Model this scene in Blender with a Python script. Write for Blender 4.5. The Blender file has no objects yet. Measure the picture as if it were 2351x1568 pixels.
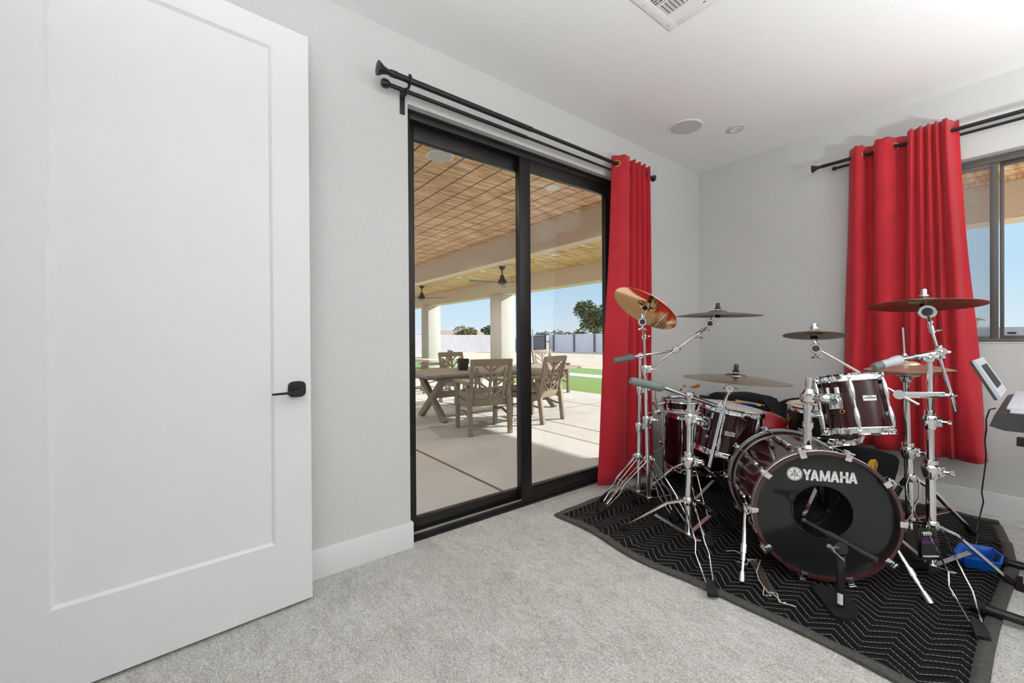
import bpy, bmesh, math, random
from mathutils import Matrix, Vector
random.seed(7)
S = bpy.context.scene
COL = S.collection
PI = math.pi
V3 = Vector

# ---------------------------------------------------------------- camera, sky, sun, added fill lamps, exposure
cam = bpy.data.cameras.new('camera')
camo = bpy.data.objects.new('camera', cam); COL.objects.link(camo); S.camera = camo
cam.sensor_width = 36.0; cam.lens = 36.0 * 952.0 / 2351.0; cam.clip_start = 0.02; cam.clip_end = 500
def cam_axes(yaw, pitch, roll):
    f0 = V3((-math.sin(yaw), math.cos(yaw), 0)); r0 = V3((math.cos(yaw), math.sin(yaw), 0)); u0 = V3((0, 0, 1))
    f = f0*math.cos(pitch) + u0*math.sin(pitch); u = u0*math.cos(pitch) - f0*math.sin(pitch)
    return r0*math.cos(roll) + u*math.sin(roll), u*math.cos(roll) - r0*math.sin(roll), f
cr, cu, cf = cam_axes(math.radians(52.196), math.radians(-0.256), math.radians(-0.355))
camo.matrix_world = Matrix(((cr.x, cu.x, -cf.x, 0), (cr.y, cu.y, -cf.y, 0), (cr.z, cu.z, -cf.z, 1.116), (0, 0, 0, 1)))

S.view_settings.view_transform = 'Standard'; S.view_settings.look = 'None'
S.view_settings.gamma = 1.0; S.view_settings.use_curve_mapping = False
S.view_settings.exposure = 0.0
S.cycles.max_bounces = 14; S.cycles.diffuse_bounces = 7; S.cycles.transparent_max_bounces = 24; S.cycles.sample_clamp_indirect = 6.0

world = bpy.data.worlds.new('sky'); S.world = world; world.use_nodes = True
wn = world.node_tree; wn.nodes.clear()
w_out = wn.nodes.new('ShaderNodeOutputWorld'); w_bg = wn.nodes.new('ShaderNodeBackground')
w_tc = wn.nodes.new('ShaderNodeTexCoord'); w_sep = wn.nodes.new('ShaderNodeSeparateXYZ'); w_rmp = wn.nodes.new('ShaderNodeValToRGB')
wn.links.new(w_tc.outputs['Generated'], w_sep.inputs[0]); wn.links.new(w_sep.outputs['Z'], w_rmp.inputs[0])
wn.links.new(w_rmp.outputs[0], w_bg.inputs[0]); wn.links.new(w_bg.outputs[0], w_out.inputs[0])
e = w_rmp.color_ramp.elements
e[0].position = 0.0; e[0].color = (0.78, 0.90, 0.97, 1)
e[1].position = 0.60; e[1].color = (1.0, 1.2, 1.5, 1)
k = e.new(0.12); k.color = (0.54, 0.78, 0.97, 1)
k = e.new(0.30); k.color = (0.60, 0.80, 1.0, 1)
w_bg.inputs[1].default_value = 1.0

sun = bpy.data.lights.new('sun', 'SUN'); sun.energy = 8.2; sun.color = (1.0, 0.97, 0.93); sun.angle = math.radians(0.6)
suno = bpy.data.objects.new('sun', sun); COL.objects.link(suno)
suno.rotation_euler = V3((0.45, 1.0, 0.50)).to_track_quat('Z', 'Y').to_euler()

UPL = [((0.35, -0.32, 1.45), 275.0), ((1.55, 2.30, 1.05), 335.0)]     # two unseen uplights added to fill the room, behind the camera and at right
for p, w in UPL:
    L = bpy.data.lights.new('added_uplight', 'SPOT'); L.energy = w; L.shadow_soft_size = 0.12; L.color = (0.965, 0.99, 1.0); L.spot_size = math.radians(155); L.spot_blend = 0.7
    lo = bpy.data.objects.new('added_uplight', L); COL.objects.link(lo); lo.location = p; lo.rotation_euler = (math.pi, 0, 0)

# ---------------------------------------------------------------- materials
def nodes(m):
    m.use_nodes = True
    return m.node_tree, m.node_tree.nodes['Principled BSDF']
def mat(name, col, rough=0.5, metal=0.0, **kw):
    m = bpy.data.materials.new(name); nt, b = nodes(m)
    b.inputs['Base Color'].default_value = (*col, 1); b.inputs['Roughness'].default_value = rough; b.inputs['Metallic'].default_value = metal
    for k_, v in kw.items(): b.inputs[k_.replace('_', ' ')].default_value = v
    return m
def N(nt, t, **inp):
    n = nt.nodes.new(t)
    for k_, v in inp.items(): n.inputs[k_.replace('_', ' ')].default_value = v
    return n
def math_n(nt, op, a, b=None):
    n = nt.nodes.new('ShaderNodeMath'); n.operation = op
    for i, v in enumerate((a, b)):
        if v is None: continue
        if isinstance(v, (int, float)): n.inputs[i].default_value = v
        else: nt.links.new(v, n.inputs[i])
    return n.outputs[0]
def pos_out(nt, scale=(1, 1, 1)):
    g = nt.nodes.new('ShaderNodeNewGeometry'); mp = nt.nodes.new('ShaderNodeMapping'); mp.inputs['Scale'].default_value = scale
    nt.links.new(g.outputs['Position'], mp.inputs['Vector']); return mp.outputs[0]
def ramp(nt, fac, stops):
    r = nt.nodes.new('ShaderNodeValToRGB'); el = r.color_ramp.elements
    el[0].position, el[0].color = stops[0][0], (*stops[0][1], 1); el[1].position, el[1].color = stops[-1][0], (*stops[-1][1], 1)
    for p, c in stops[1:-1]: q = el.new(p); q.color = (*c, 1)
    nt.links.new(fac, r.inputs[0]); return r.outputs[0]
def noise(nt, vec, scale, detail=3, rough=0.5):
    n = N(nt, 'ShaderNodeTexNoise', Scale=scale, Detail=detail, Roughness=rough); nt.links.new(vec, n.inputs['Vector']); return n.outputs['Fac']
def bump(nt, b, h, strength, dist=0.01):
    n = N(nt, 'ShaderNodeBump', Strength=strength, Distance=dist); nt.links.new(h, n.inputs['Height']); nt.links.new(n.outputs[0], b.inputs['Normal'])
def noisy(name, c0, c1, scale, rough=0.6, bmp=0.0, metal=0.0, stretch=(1, 1, 1), detail=3, dist=0.01, lo=0.3, hi=0.7, **kw):
    m = mat(name, c0, rough, metal, **kw); nt, b = nodes(m)
    f = noise(nt, pos_out(nt, stretch), scale, detail)
    nt.links.new(ramp(nt, f, [(lo, c0), (hi, c1)]), b.inputs['Base Color'])
    if bmp: bump(nt, b, f, bmp, dist)
    return m

M = {}
M['wall'] = noisy('grey_wall_paint', (0.605, 0.605, 0.595), (0.635, 0.635, 0.625), 90, 0.75, 0.06, detail=2, dist=0.004)
M['ceiling'] = noisy('white_ceiling_paint', (0.84, 0.845, 0.845), (0.86, 0.865, 0.865), 90, 0.8, 0.06, detail=2, dist=0.004)
M['trim'] = mat('white_trim_paint', (0.76, 0.77, 0.77), 0.45)
M['door'] = mat('white_door_paint', (0.745, 0.755, 0.755), 0.5)
M['bronze'] = mat('dark_bronze_aluminium', (0.018, 0.016, 0.016), 0.35, 0.3)
M['winframe'] = mat('grey_bronze_window_frame', (0.10, 0.09, 0.085), 0.4, 0.2)
M['sill_metal'] = mat('bright_track_metal', (0.75, 0.72, 0.68), 0.25, 1.0)
M['blackmetal'] = mat('black_powder_coat', (0.012, 0.012, 0.014), 0.38, 0.2)
M['chrome'] = mat('chrome', (0.80, 0.81, 0.82), 0.07, 1.0)
M['steel'] = mat('satin_steel', (0.62, 0.64, 0.64), 0.28, 1.0)
M['rubber'] = mat('black_rubber', (0.012, 0.012, 0.013), 0.65, 0, Specular_IOR_Level=0.25)
M['greyrubber'] = mat('grey_rubber_weight', (0.16, 0.19, 0.185), 0.6)
M['blackplastic'] = mat('black_plastic', (0.012, 0.012, 0.013), 0.32)
M['brass'] = mat('brass_hardware', (0.75, 0.50, 0.17), 0.2, 1.0)
M['white'] = mat('white_print', (0.78, 0.78, 0.77), 0.5)
M['headwhite'] = mat('white_coated_drum_head', (0.74, 0.74, 0.72), 0.6)
M['headblack'] = mat('gloss_black_drum_head', (0.013, 0.014, 0.014), 0.11, 0.0, Specular_IOR_Level=0.45)
M['inner'] = mat('dark_shell_interior', (0.03, 0.022, 0.018), 0.5)
M['maroon'] = noisy('dark_cherry_lacquer', (0.020, 0.0025, 0.005), (0.042, 0.005, 0.009), 12, 0.12, 0, 0, (1, 1, 0.15), Coat_Weight=0.45, Coat_Roughness=0.02, Specular_IOR_Level=0.3)
M['hoopwood'] = noisy('dark_cherry_hoop', (0.045, 0.010, 0.013), (0.065, 0.016, 0.018), 14, 0.3, Coat_Weight=0.6, Coat_Roughness=0.1)
M['cymbal'] = noisy('dull_bronze_cymbal', (0.33, 0.24, 0.15), (0.45, 0.34, 0.22), 30, 0.26, 0, 1.0)
M['cymbaldark'] = noisy('dark_bronze_cymbal', (0.19, 0.14, 0.10), (0.26, 0.20, 0.14), 30, 0.36, 0, 1.0)
M['cymbalgold'] = mat('polished_bronze_cymbal', (0.85, 0.56, 0.30), 0.10, 1.0)
M['cymbalpale'] = mat('pale_bronze_cymbal', (0.78, 0.66, 0.48), 0.42, 1.0)
M['fabric_black'] = noisy('black_nylon_fabric', (0.010, 0.010, 0.011), (0.016, 0.016, 0.017), 180, 0.8, 0.2, dist=0.002, Specular_IOR_Level=0.2)
M['red_vinyl'] = mat('red_vinyl', (0.42, 0.008, 0.02), 0.4)
M['yellow'] = mat('yellow_print', (0.85, 0.52, 0.01), 0.5)
M['blue'] = mat('blue_plastic', (0.006, 0.10, 0.52), 0.35)
M['wood'] = noisy('pale_hickory', (0.62, 0.42, 0.18), (0.70, 0.50, 0.24), 60, 0.5)
M['orange'] = mat('orange_grip', (0.55, 0.20, 0.03), 0.5)
M['paper'] = mat('white_card', (0.72, 0.72, 0.69), 0.6)
M['string'] = mat('cream_cord', (0.72, 0.66, 0.55), 0.8)
M['wire'] = mat('coiled_snare_wire', (0.42, 0.39, 0.30), 0.35, 1.0)
M['ink'] = mat('black_ink', (0.01, 0.01, 0.01), 0.6)
M['key_silver'] = mat('silver_grey_keyboard', (0.62, 0.63, 0.68), 0.4)
M['key_dark'] = mat('charcoal_keyboard', (0.045, 0.045, 0.05), 0.45)
M['speaker'] = noisy('perforated_white_grille', (0.50, 0.51, 0.51), (0.62, 0.63, 0.63), 500, 0.6)
M['lens'] = mat('frosted_lens', (0.80, 0.80, 0.79), 0.5)
M['vent'] = mat('white_vent_metal', (0.80, 0.80, 0.80), 0.4)
M['duct'] = mat('grey_duct', (0.14, 0.14, 0.15), 0.8)
M['trimgrey'] = mat('pale_grey_trim', (0.60, 0.60, 0.60), 0.5)
M['dark'] = mat('dark_void', (0.01, 0.01, 0.01), 0.9)

def fabric(name, c0, c1):
    m = mat(name, c0, 0.8, 0, Sheen_Weight=0.15, Sheen_Roughness=0.5); nt, b = nodes(m)
    f = noise(nt, pos_out(nt, (1, 1, 8)), 260, 2); g = noise(nt, pos_out(nt, (1, 1, 1)), 9, 3)
    nt.links.new(ramp(nt, g, [(0.3, c0), (0.7, c1)]), b.inputs['Base Color']); bump(nt, b, f, 0.15, 0.002)
    tr = nt.nodes.new('ShaderNodeBsdfTranslucent'); tr.inputs[0].default_value = (*c1, 1)
    mx = nt.nodes.new('ShaderNodeMixShader'); mx.inputs[0].default_value = 0.18
    nt.links.new(b.outputs[0], mx.inputs[1]); nt.links.new(tr.outputs[0], mx.inputs[2])
    nt.links.new(mx.outputs[0], nt.nodes['Material Output'].inputs[0])
    return m
M['curtain'] = fabric('red_blackout_fabric', (0.56, 0.016, 0.030), (0.64, 0.020, 0.036))

def glass(name, fac, tint=(1, 1, 1)):
    m = bpy.data.materials.new(name); m.use_nodes = True; nt = m.node_tree; nt.nodes.clear()
    o = nt.nodes.new('ShaderNodeOutputMaterial'); t = nt.nodes.new('ShaderNodeBsdfTransparent'); t.inputs[0].default_value = (*tint, 1)
    g = nt.nodes.new('ShaderNodeBsdfGlossy'); g.inputs['Roughness'].default_value = 0.0
    mx = nt.nodes.new('ShaderNodeMixShader'); fr = nt.nodes.new('ShaderNodeFresnel'); fr.inputs[0].default_value = 1.45
    f2 = math_n(nt, 'MULTIPLY', fr.outputs[0], fac)
    nt.links.new(f2, mx.inputs[0]); nt.links.new(t.outputs[0], mx.inputs[1]); nt.links.new(g.outputs[0], mx.inputs[2]); nt.links.new(mx.outputs[0], o.inputs[0])
    return m
M['glass'] = glass('clear_window_glass', 0.11, (0.97, 0.98, 0.98))
M['clearplastic'] = glass('clear_plastic', 1.6, (0.80, 0.76, 0.80))
M['clearhead'] = glass('clear_drum_head', 2.2, (0.75, 0.75, 0.75))
def screen_mat():
    m = bpy.data.materials.new('insect_screen'); m.use_nodes = True; nt = m.node_tree; b = nt.nodes['Principled BSDF']
    b.inputs['Base Color'].default_value = (0.30, 0.33, 0.42, 1); b.inputs['Roughness'].default_value = 0.8
    t = nt.nodes.new('ShaderNodeBsdfTransparent'); mx = nt.nodes.new('ShaderNodeMixShader'); mx.inputs[0].default_value = 0.27
    nt.links.new(t.outputs[0], mx.inputs[1]); nt.links.new(b.outputs[0], mx.inputs[2]); nt.links.new(mx.outputs[0], nt.nodes['Material Output'].inputs[0])
    return m
M['screen'] = screen_mat()

def carpet_mat():
    m = mat('beige_cut_pile_carpet', (0.5, 0.48, 0.44), 0.95, 0, Sheen_Weight=0.2); nt, b = nodes(m)
    p = pos_out(nt); f = noise(nt, p, 300, 2, 0.6); g = noise(nt, p, 120, 3, 0.7)
    n2 = N(nt, 'ShaderNodeTexNoise', Scale=17.0, Detail=5.0, Roughness=0.62, Distortion=1.6); nt.links.new(pos_out(nt, (1.0, 1.7, 1)), n2.inputs['Vector'])
    h = noise(nt, pos_out(nt, (1.0, 1.6, 1)), 5, 4, 0.65)
    s = math_n(nt, 'ADD', math_n(nt, 'ADD', math_n(nt, 'MULTIPLY', f, 0.42), math_n(nt, 'MULTIPLY', n2.outputs['Fac'], 0.18)), math_n(nt, 'ADD', math_n(nt, 'MULTIPLY', g, 0.31), math_n(nt, 'MULTIPLY', h, 0.09)))
    nt.links.new(ramp(nt, s, [(0.39, (0.22, 0.195, 0.165)), (0.49, (0.60, 0.575, 0.53)), (0.59, (0.95, 0.935, 0.90))]), b.inputs['Base Color'])
    bump(nt, b, s, 1.0, 0.016); return m
M['carpet'] = carpet_mat()

def blanket_mat():
    m = mat('black_quilted_moving_blanket', (0.012, 0.012, 0.014), 0.75, 0, Specular_IOR_Level=0.15); nt, b = nodes(m)
    g = nt.nodes.new('ShaderNodeNewGeometry'); sp = nt.nodes.new('ShaderNodeSeparateXYZ'); nt.links.new(g.outputs['Position'], sp.inputs[0])
    wob = math_n(nt, 'MULTIPLY', noise(nt, pos_out(nt), 5, 2), 0.03)
    x = math_n(nt, 'ADD', math_n(nt, 'ADD', sp.outputs[0], 5.0), wob); y = math_n(nt, 'ADD', sp.outputs[1], wob)
    tri = math_n(nt, 'PINGPONG', x, 0.078)
    v = math_n(nt, 'DIVIDE', math_n(nt, 'ADD', y, tri), 0.043)
    fr = math_n(nt, 'FRACT', v); d = math_n(nt, 'ABSOLUTE', math_n(nt, 'SUBTRACT', fr, 0.5))
    line = math_n(nt, 'GREATER_THAN', d, 0.461)
    dash = math_n(nt, 'GREATER_THAN', math_n(nt, 'FRACT', math_n(nt, 'MULTIPLY', x, 95.0)), 0.22)
    lm = math_n(nt, 'MULTIPLY', line, dash)
    mix = nt.nodes.new('ShaderNodeMix'); mix.data_type = 'RGBA'
    nt.links.new(lm, mix.inputs[0]); mix.inputs[6].default_value = (0.006, 0.006, 0.008, 1); mix.inputs[7].default_value = (0.50, 0.46, 0.38, 1)
    nt.links.new(mix.outputs[2], b.inputs['Base Color'])
    hh = math_n(nt, 'SUBTRACT', 0.5, d); hh = math_n(nt, 'POWER', hh, 0.6)
    bump(nt, b, hh, 0.8, 0.02); return m
M['blanket'] = blanket_mat()
M['binding'] = noisy('grey_blanket_binding', (0.045, 0.043, 0.040), (0.085, 0.08, 0.072), 60, 0.85)

def soffit_mat():
    m = mat('tan_stained_wood_soffit', (0.5, 0.35, 0.17), 0.6); nt, b = nodes(m)
    g = nt.nodes.new('ShaderNodeNewGeometry'); sp = nt.nodes.new('ShaderNodeSeparateXYZ'); nt.links.new(g.outputs['Position'], sp.inputs[0])
    f = noise(nt, pos_out(nt, (9, 1.1, 1)), 2.2, 5, 0.65); f2 = noise(nt, pos_out(nt, (30, 4, 1)), 4, 3, 0.6)
    s = math_n(nt, 'ADD', math_n(nt, 'MULTIPLY', f, 0.78), math_n(nt, 'MULTIPLY', f2, 0.22))
    c = ramp(nt, s, [(0.38, (0.38, 0.225, 0.10)), (0.5, (0.72, 0.445, 0.23)), (0.61, (0.94, 0.69, 0.45))])
    gr = math_n(nt, 'FRACT', math_n(nt, 'DIVIDE', math_n(nt, 'ADD', sp.outputs[1], 0.178), 0.2425))
    line = math_n(nt, 'LESS_THAN', gr, 0.075)
    mix = nt.nodes.new('ShaderNodeMix'); mix.data_type = 'RGBA'; nt.links.new(line, mix.inputs[0]); nt.links.new(c, mix.inputs[6]); mix.inputs[7].default_value = (0.06, 0.04, 0.025, 1)
    nt.links.new(mix.outputs[2], b.inputs['Base Color']); return m
M['soffit'] = soffit_mat()
M['stucco'] = noisy('tan_stucco', (0.66, 0.565, 0.45), (0.74, 0.645, 0.52), 60, 0.9, 0.4)
M['stucco_light'] = noisy('pale_stucco', (0.56, 0.53, 0.50), (0.63, 0.60, 0.57), 60, 0.9, 0.4)
M['concrete'] = noisy('broom_finished_concrete', (0.54, 0.525, 0.50), (0.61, 0.60, 0.575), 2.2, 0.85, 0.0, detail=6)
M['groove'] = mat('slab_joint', (0.20, 0.15, 0.08), 0.9)
M['grass'] = noisy('bright_artificial_turf', (0.14, 0.235, 0.045), (0.23, 0.35, 0.085), 40, 0.9, 0.6)
M['dirt'] = noisy('tan_gravel', (0.46, 0.36, 0.26), (0.62, 0.52, 0.40), 2.5, 0.95, 0.0, detail=8)
M['block'] = noisy('painted_block_wall', (0.44, 0.42, 0.44), (0.50, 0.48, 0.50), 3, 0.9)
M['block_lifted'] = noisy('lifted_white_panel_wall', (0.74, 0.72, 0.76), (0.80, 0.78, 0.82), 3, 0.9)  # panel white brightened in the colour to make up for the wall's shaded side
M['teak'] = noisy('weathered_taupe_resin', (0.25, 0.20, 0.145), (0.33, 0.27, 0.20), 14, 0.6, 0, 0, (1, 1, 6))
M['tabletop'] = noisy('weathered_grey_taupe_top', (0.27, 0.23, 0.20), (0.36, 0.31, 0.27), 10, 0.55, 0, 0, (5, 1, 1))
M['leaf'] = noisy('desert_tree_leaf', (0.05, 0.085, 0.03), (0.14, 0.17, 0.07), 6, 0.8)
M['leafdry'] = noisy('olive_scrub_leaf', (0.14, 0.14, 0.06), (0.26, 0.22, 0.10), 6, 0.8)
M['bark'] = mat('bark', (0.12, 0.085, 0.06), 0.9)
M['fan'] = mat('dark_bronze_fan', (0.05, 0.045, 0.045), 0.5, 0.3)
M['fanblade'] = mat('grey_fan_blade', (0.20, 0.20, 0.19), 0.5)
M['roof'] = mat('tan_tile_roof', (0.40, 0.27, 0.20), 0.8)
M['gate'] = mat('grey_steel_gate', (0.16, 0.16, 0.17), 0.6)
M['purple'] = noisy('purple_print', (0.12, 0.02, 0.20), (0.45, 0.12, 0.55), 60, 0.4)

# ---------------------------------------------------------------- mesh helpers
OFF = {}
def rot_to(axis):
    return V3(axis).normalized().to_track_quat('Z', 'Y').to_matrix().to_4x4()
class MB:
    def __init__(s, T=None): s.bm = bmesh.new(); s.T = T or Matrix()
    def raw(s, vs, fs):
        b = [s.bm.verts.new(s.T @ V3(v)) for v in vs]
        for f in fs:
            try: s.bm.faces.new([b[i] for i in f])
            except ValueError: pass
        return s
    def box(s, c, d, R=None, bev=0.0):
        t = bmesh.new(); bmesh.ops.create_cube(t, size=1.0); bmesh.ops.scale(t, vec=V3(d), verts=t.verts)
        if bev: bmesh.ops.bevel(t, geom=t.edges[:], offset=min(bev, min(d)*0.45), segments=2, profile=0.6, affect='EDGES')
        X = Matrix.Translation(V3(c)) @ (R or Matrix()); return s.merge(t, X)
    def merge(s, t, X=Matrix()):
        idx = {}
        for v in t.verts: idx[v] = s.bm.verts.new(s.T @ (X @ v.co))
        for f in t.faces:
            try: s.bm.faces.new([idx[v] for v in f.verts])
            except ValueError: pass
        t.free(); return s
    def lathe(s, prof, o=(0, 0, 0), axis=(0, 0, 1), n=24, closed=False):
        X = Matrix.Translation(V3(o)) @ rot_to(axis); vs = []; fs = []; k = len(prof)
        for i in range(n):
            a = 2*PI*i/n
            for r, z in prof: vs.append(X @ V3((max(r, 1e-5)*math.cos(a), max(r, 1e-5)*math.sin(a), z)))
        for i in range(n):
            j = (i+1) % n
            for q in range(k if closed else k-1):
                w = (q+1) % k
                fs.append((i*k+q, j*k+q, j*k+w, i*k+w))
        return s.raw(vs, fs)
    def cyl(s, p0, p1, r, r1=None, n=14):
        p0, p1 = V3(p0), V3(p1); L = (p1-p0).length; r1 = r if r1 is None else r1
        return s.lathe([(0, 0), (r, 0), (r1, L), (0, L)], p0, p1-p0, n)
    def tube(s, pts, r, n=8, closed=False):
        pts = [V3(p) for p in pts]; m = len(pts); rings = []; up = None
        for i, p in enumerate(pts):
            a = pts[i-1] if i or closed else p; b = pts[(i+1) % m] if i < m-1 or closed else p
            d = (b-a).normalized() if (b-a).length > 1e-9 else V3((0, 0, 1))
            if up is None: up = d.orthogonal().normalized()
            up = (up - d*up.dot(d)); up = up.normalized() if up.length > 1e-6 else d.orthogonal().normalized()
            w = d.cross(up); rr = r[i] if isinstance(r, (list, tuple)) else r
            rings.append([p + up*rr*math.cos(2*PI*q/n) + w*rr*math.sin(2*PI*q/n) for q in range(n)])
        vs = [v for g in rings for v in g]; fs = []
        for i in range(m if closed else m-1):
            j = (i+1) % m
            for q in range(n): fs.append((i*n+q, i*n+(q+1) % n, j*n+(q+1) % n, j*n+q))
        if not closed: fs += [tuple(range(n-1, -1, -1)), tuple((m-1)*n+q for q in range(n))]
        return s.raw(vs, fs)
    def prism(s, pts, h, X=Matrix()):
        k = len(pts); vs = [X @ V3((x, y, 0)) for x, y in pts] + [X @ V3((x, y, h)) for x, y in pts]
        fs = [tuple(range(k-1, -1, -1)), tuple(range(k, 2*k))] + [(i, (i+1) % k, k+(i+1) % k, k+i) for i in range(k)]
        return s.raw(vs, fs)
    def ball(s, c, r, sc=(1, 1, 1), n=12):
        t = bmesh.new(); bmesh.ops.create_uvsphere(t, u_segments=n*2, v_segments=n, radius=r); bmesh.ops.scale(t, vec=V3(sc), verts=t.verts)
        return s.merge(t, Matrix.Translation(V3(c)))
    def bar(s, p0, p1, w, t, up=(0, 0, 1), bev=0.0):
        p0, p1 = V3(p0), V3(p1); d = (p1-p0); L = d.length; d.normalize(); x = V3(up).cross(d)
        x = x.normalized() if x.length > 1e-6 else d.orthogonal().normalized(); y = d.cross(x)
        R = Matrix(((x.x, y.x, d.x, 0), (x.y, y.y, d.y, 0), (x.z, y.z, d.z, 0), (0, 0, 0, 1)))
        return s.box((p0+p1)/2, (w, t, L), R, bev)
    def torus(s, c, axis, R, r, n=32, k=8):
        return s.lathe([(R + r*math.cos(2*PI*q/k), r*math.sin(2*PI*q/k)) for q in range(k)], c, axis, n, True)
    def build(s, name, m, parent=None, sharp=38, flat=False):
        bm = s.bm; bmesh.ops.recalc_face_normals(bm, faces=bm.faces[:])
        off = OFF.get(parent.name, V3()) if parent else None
        if off is None:
            xs = [v.co for v in bm.verts]
            off = V3(((min(v.x for v in xs)+max(v.x for v in xs))/2, (min(v.y for v in xs)+max(v.y for v in xs))/2, min(v.z for v in xs)))
        bmesh.ops.translate(bm, vec=-off, verts=bm.verts[:])
        ca = math.radians(sharp)
        for f in bm.faces: f.smooth = not flat
        for ed in bm.edges:
            if len(ed.link_faces) == 2 and ed.calc_face_angle(0) > ca: ed.smooth = False
        me = bpy.data.meshes.new(name); bm.to_mesh(me); bm.free()
        for mm in (m if isinstance(m, (list, tuple)) else [m]): me.materials.append(M[mm] if isinstance(mm, str) else mm)
        o = bpy.data.objects.new(name, me); COL.objects.link(o)
        OFF[o.name] = off
        if parent: o.parent = parent
        else: o.location = off
        return o
def tag(o, label=None, cat=None, group=None, kind=None):
    if label: o['label'] = label
    if cat: o['category'] = cat
    if group: o['group'] = group
    if kind: o['kind'] = kind
    return o
def thing(name, label, cat, loc=(0, 0, 0), group=None, kind=None):
    o = bpy.data.objects.new(name, None); COL.objects.link(o); o.location = loc; o.empty_display_size = 0.1
    OFF[o.name] = V3(loc); return tag(o, label, cat, group, kind)
def struct(o, label, cat): return tag(o, label, cat, None, 'structure')
def copy_tree(o, parent=None):
    c = o.copy(); COL.objects.link(c)
    if parent: c.parent = parent
    for ch in list(o.children): copy_tree(ch, c)
    return c
def frame_box(mb, y0, y1, z0, z1, w_side, w_top, w_bot, x0, x1):   # rectangular frame in a plane of constant x
    xm, d = (x0+x1)/2, abs(x1-x0)
    mb.box((xm, y0+w_side/2, (z0+z1)/2), (d, w_side, z1-z0), None, 0.003); mb.box((xm, y1-w_side/2, (z0+z1)/2), (d, w_side, z1-z0), None, 0.003)
    mb.box((xm, (y0+y1)/2, z1-w_top/2), (d, y1-y0-2*w_side, w_top), None, 0.003); mb.box((xm, (y0+y1)/2, z0+w_bot/2), (d, y1-y0-2*w_side, w_bot), None, 0.003)
    return mb
# ---------------------------------------------------------------- room shell
XA, YB, ZC = -2.102, 3.973, 2.74          # slider wall, window wall, ceiling
XR, YK = 2.45, -0.62                      # right wall, wall behind the camera (doorway)
OY0, OY1, OZ = 0.931, 2.74, 2.386         # slider opening
WX0, WX1, WZ0, WZ1 = -0.92, 0.55, 1.077, 2.268
mb = MB(); mb.box(((XA+XR)/2, (YK+YB)/2, -0.06), (XR-XA+0.5, YB-YK+0.5, 0.12)); struct(mb.build('floor', 'carpet'), 'beige cut pile carpet floor of the music room', 'floor')
mb = MB(); mb.box(((XA+XR)/2, (YK+YB)/2, ZC+0.05), (XR-XA+0.4, YB-YK+0.4, 0.10)); struct(mb.build('ceiling', 'ceiling'), 'smooth white ceiling of the room', 'ceiling')
TH = 0.17
def wall_x(mb, x0, x1, spans):
    for y0, y1, z0, z1 in spans: mb.box(((x0+x1)/2, (y0+y1)/2, (z0+z1)/2), (x1-x0, y1-y0, z1-z0))
mb = MB(); wall_x(mb, XA-TH, XA, [(YK-TH, OY0, 0, ZC), (OY1, YB+TH, 0, ZC), (OY0, OY1, OZ, ZC)])
struct(mb.build('wall_left', 'wall'), 'pale grey wall around the sliding glass door', 'wall')
mb = MB()
for x0, x1, z0, z1 in [(XA, WX0, 0, ZC), (WX1, XR, 0, ZC), (WX0, WX1, 0, WZ0), (WX0, WX1, WZ1, ZC)]:
    mb.box(((x0+x1)/2, YB+TH/2, (z0+z1)/2), (x1-x0, TH, z1-z0))
struct(mb.build('wall_far', 'wall'), 'pale grey wall with the window behind the drums', 'wall')
mb = MB(); mb.box((XR+TH/2, (YK+YB)/2, ZC/2), (TH, YB-YK+2*TH, ZC)); struct(mb.build('wall_right', 'wall'), 'pale grey wall on the right of the room', 'wall')
mb = MB(); mb.box(((-0.93+XR)/2, YK-TH/2, ZC/2), (XR+0.93, TH, ZC)); mb.box(((XA-1.90)/2, YK-TH/2, ZC/2), (-1.90-XA, TH, ZC)); mb.box((-1.415, YK-TH/2, (2.45+ZC)/2), (0.97, TH, ZC-2.45))
struct(mb.build('wall_back', 'wall'), 'pale grey wall with the doorway behind the camera', 'wall')
mb = MB(); mb.box((-1.4, YK-1.3, ZC/2), (3.0, 0.1, ZC)); struct(mb.build('wall_hall', 'wall'), 'pale grey hallway wall beyond the doorway', 'wall')
def skirt(p0, p1, nrm, name, label, wrap=None):
    p0, p1, nrm = V3(p0), V3(p1), V3(nrm); mb = MB(); m_ = (p0+p1)/2 + nrm*0.007; d = p1-p0
    sz = (abs(d.x)+abs(nrm.x)*0.014, abs(d.y)+abs(nrm.y)*0.014, 0.137); mb.box((m_.x, m_.y, 0.0685), sz, None, 0.003)
    if wrap: mb.box(wrap[0], wrap[1], None, 0.002)
    return struct(mb.build(name, 'trim'), label, 'baseboard')
skirt((XA, YK, 0), (XA, OY0+0.012, 0), (1, 0, 0), 'baseboard_left', 'white baseboard between the open door and the sliding door', ((XA-0.022, OY0+0.006, 0.0685), (0.05, 0.012, 0.137)))
skirt((XA, OY1, 0), (XA, YB, 0), (1, 0, 0), 'baseboard_corner', 'white baseboard behind the red curtain by the corner')
skirt((XA, YB, 0), (XR, YB, 0), (0, -1, 0), 'baseboard_far', 'white baseboard under the window wall')

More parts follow.
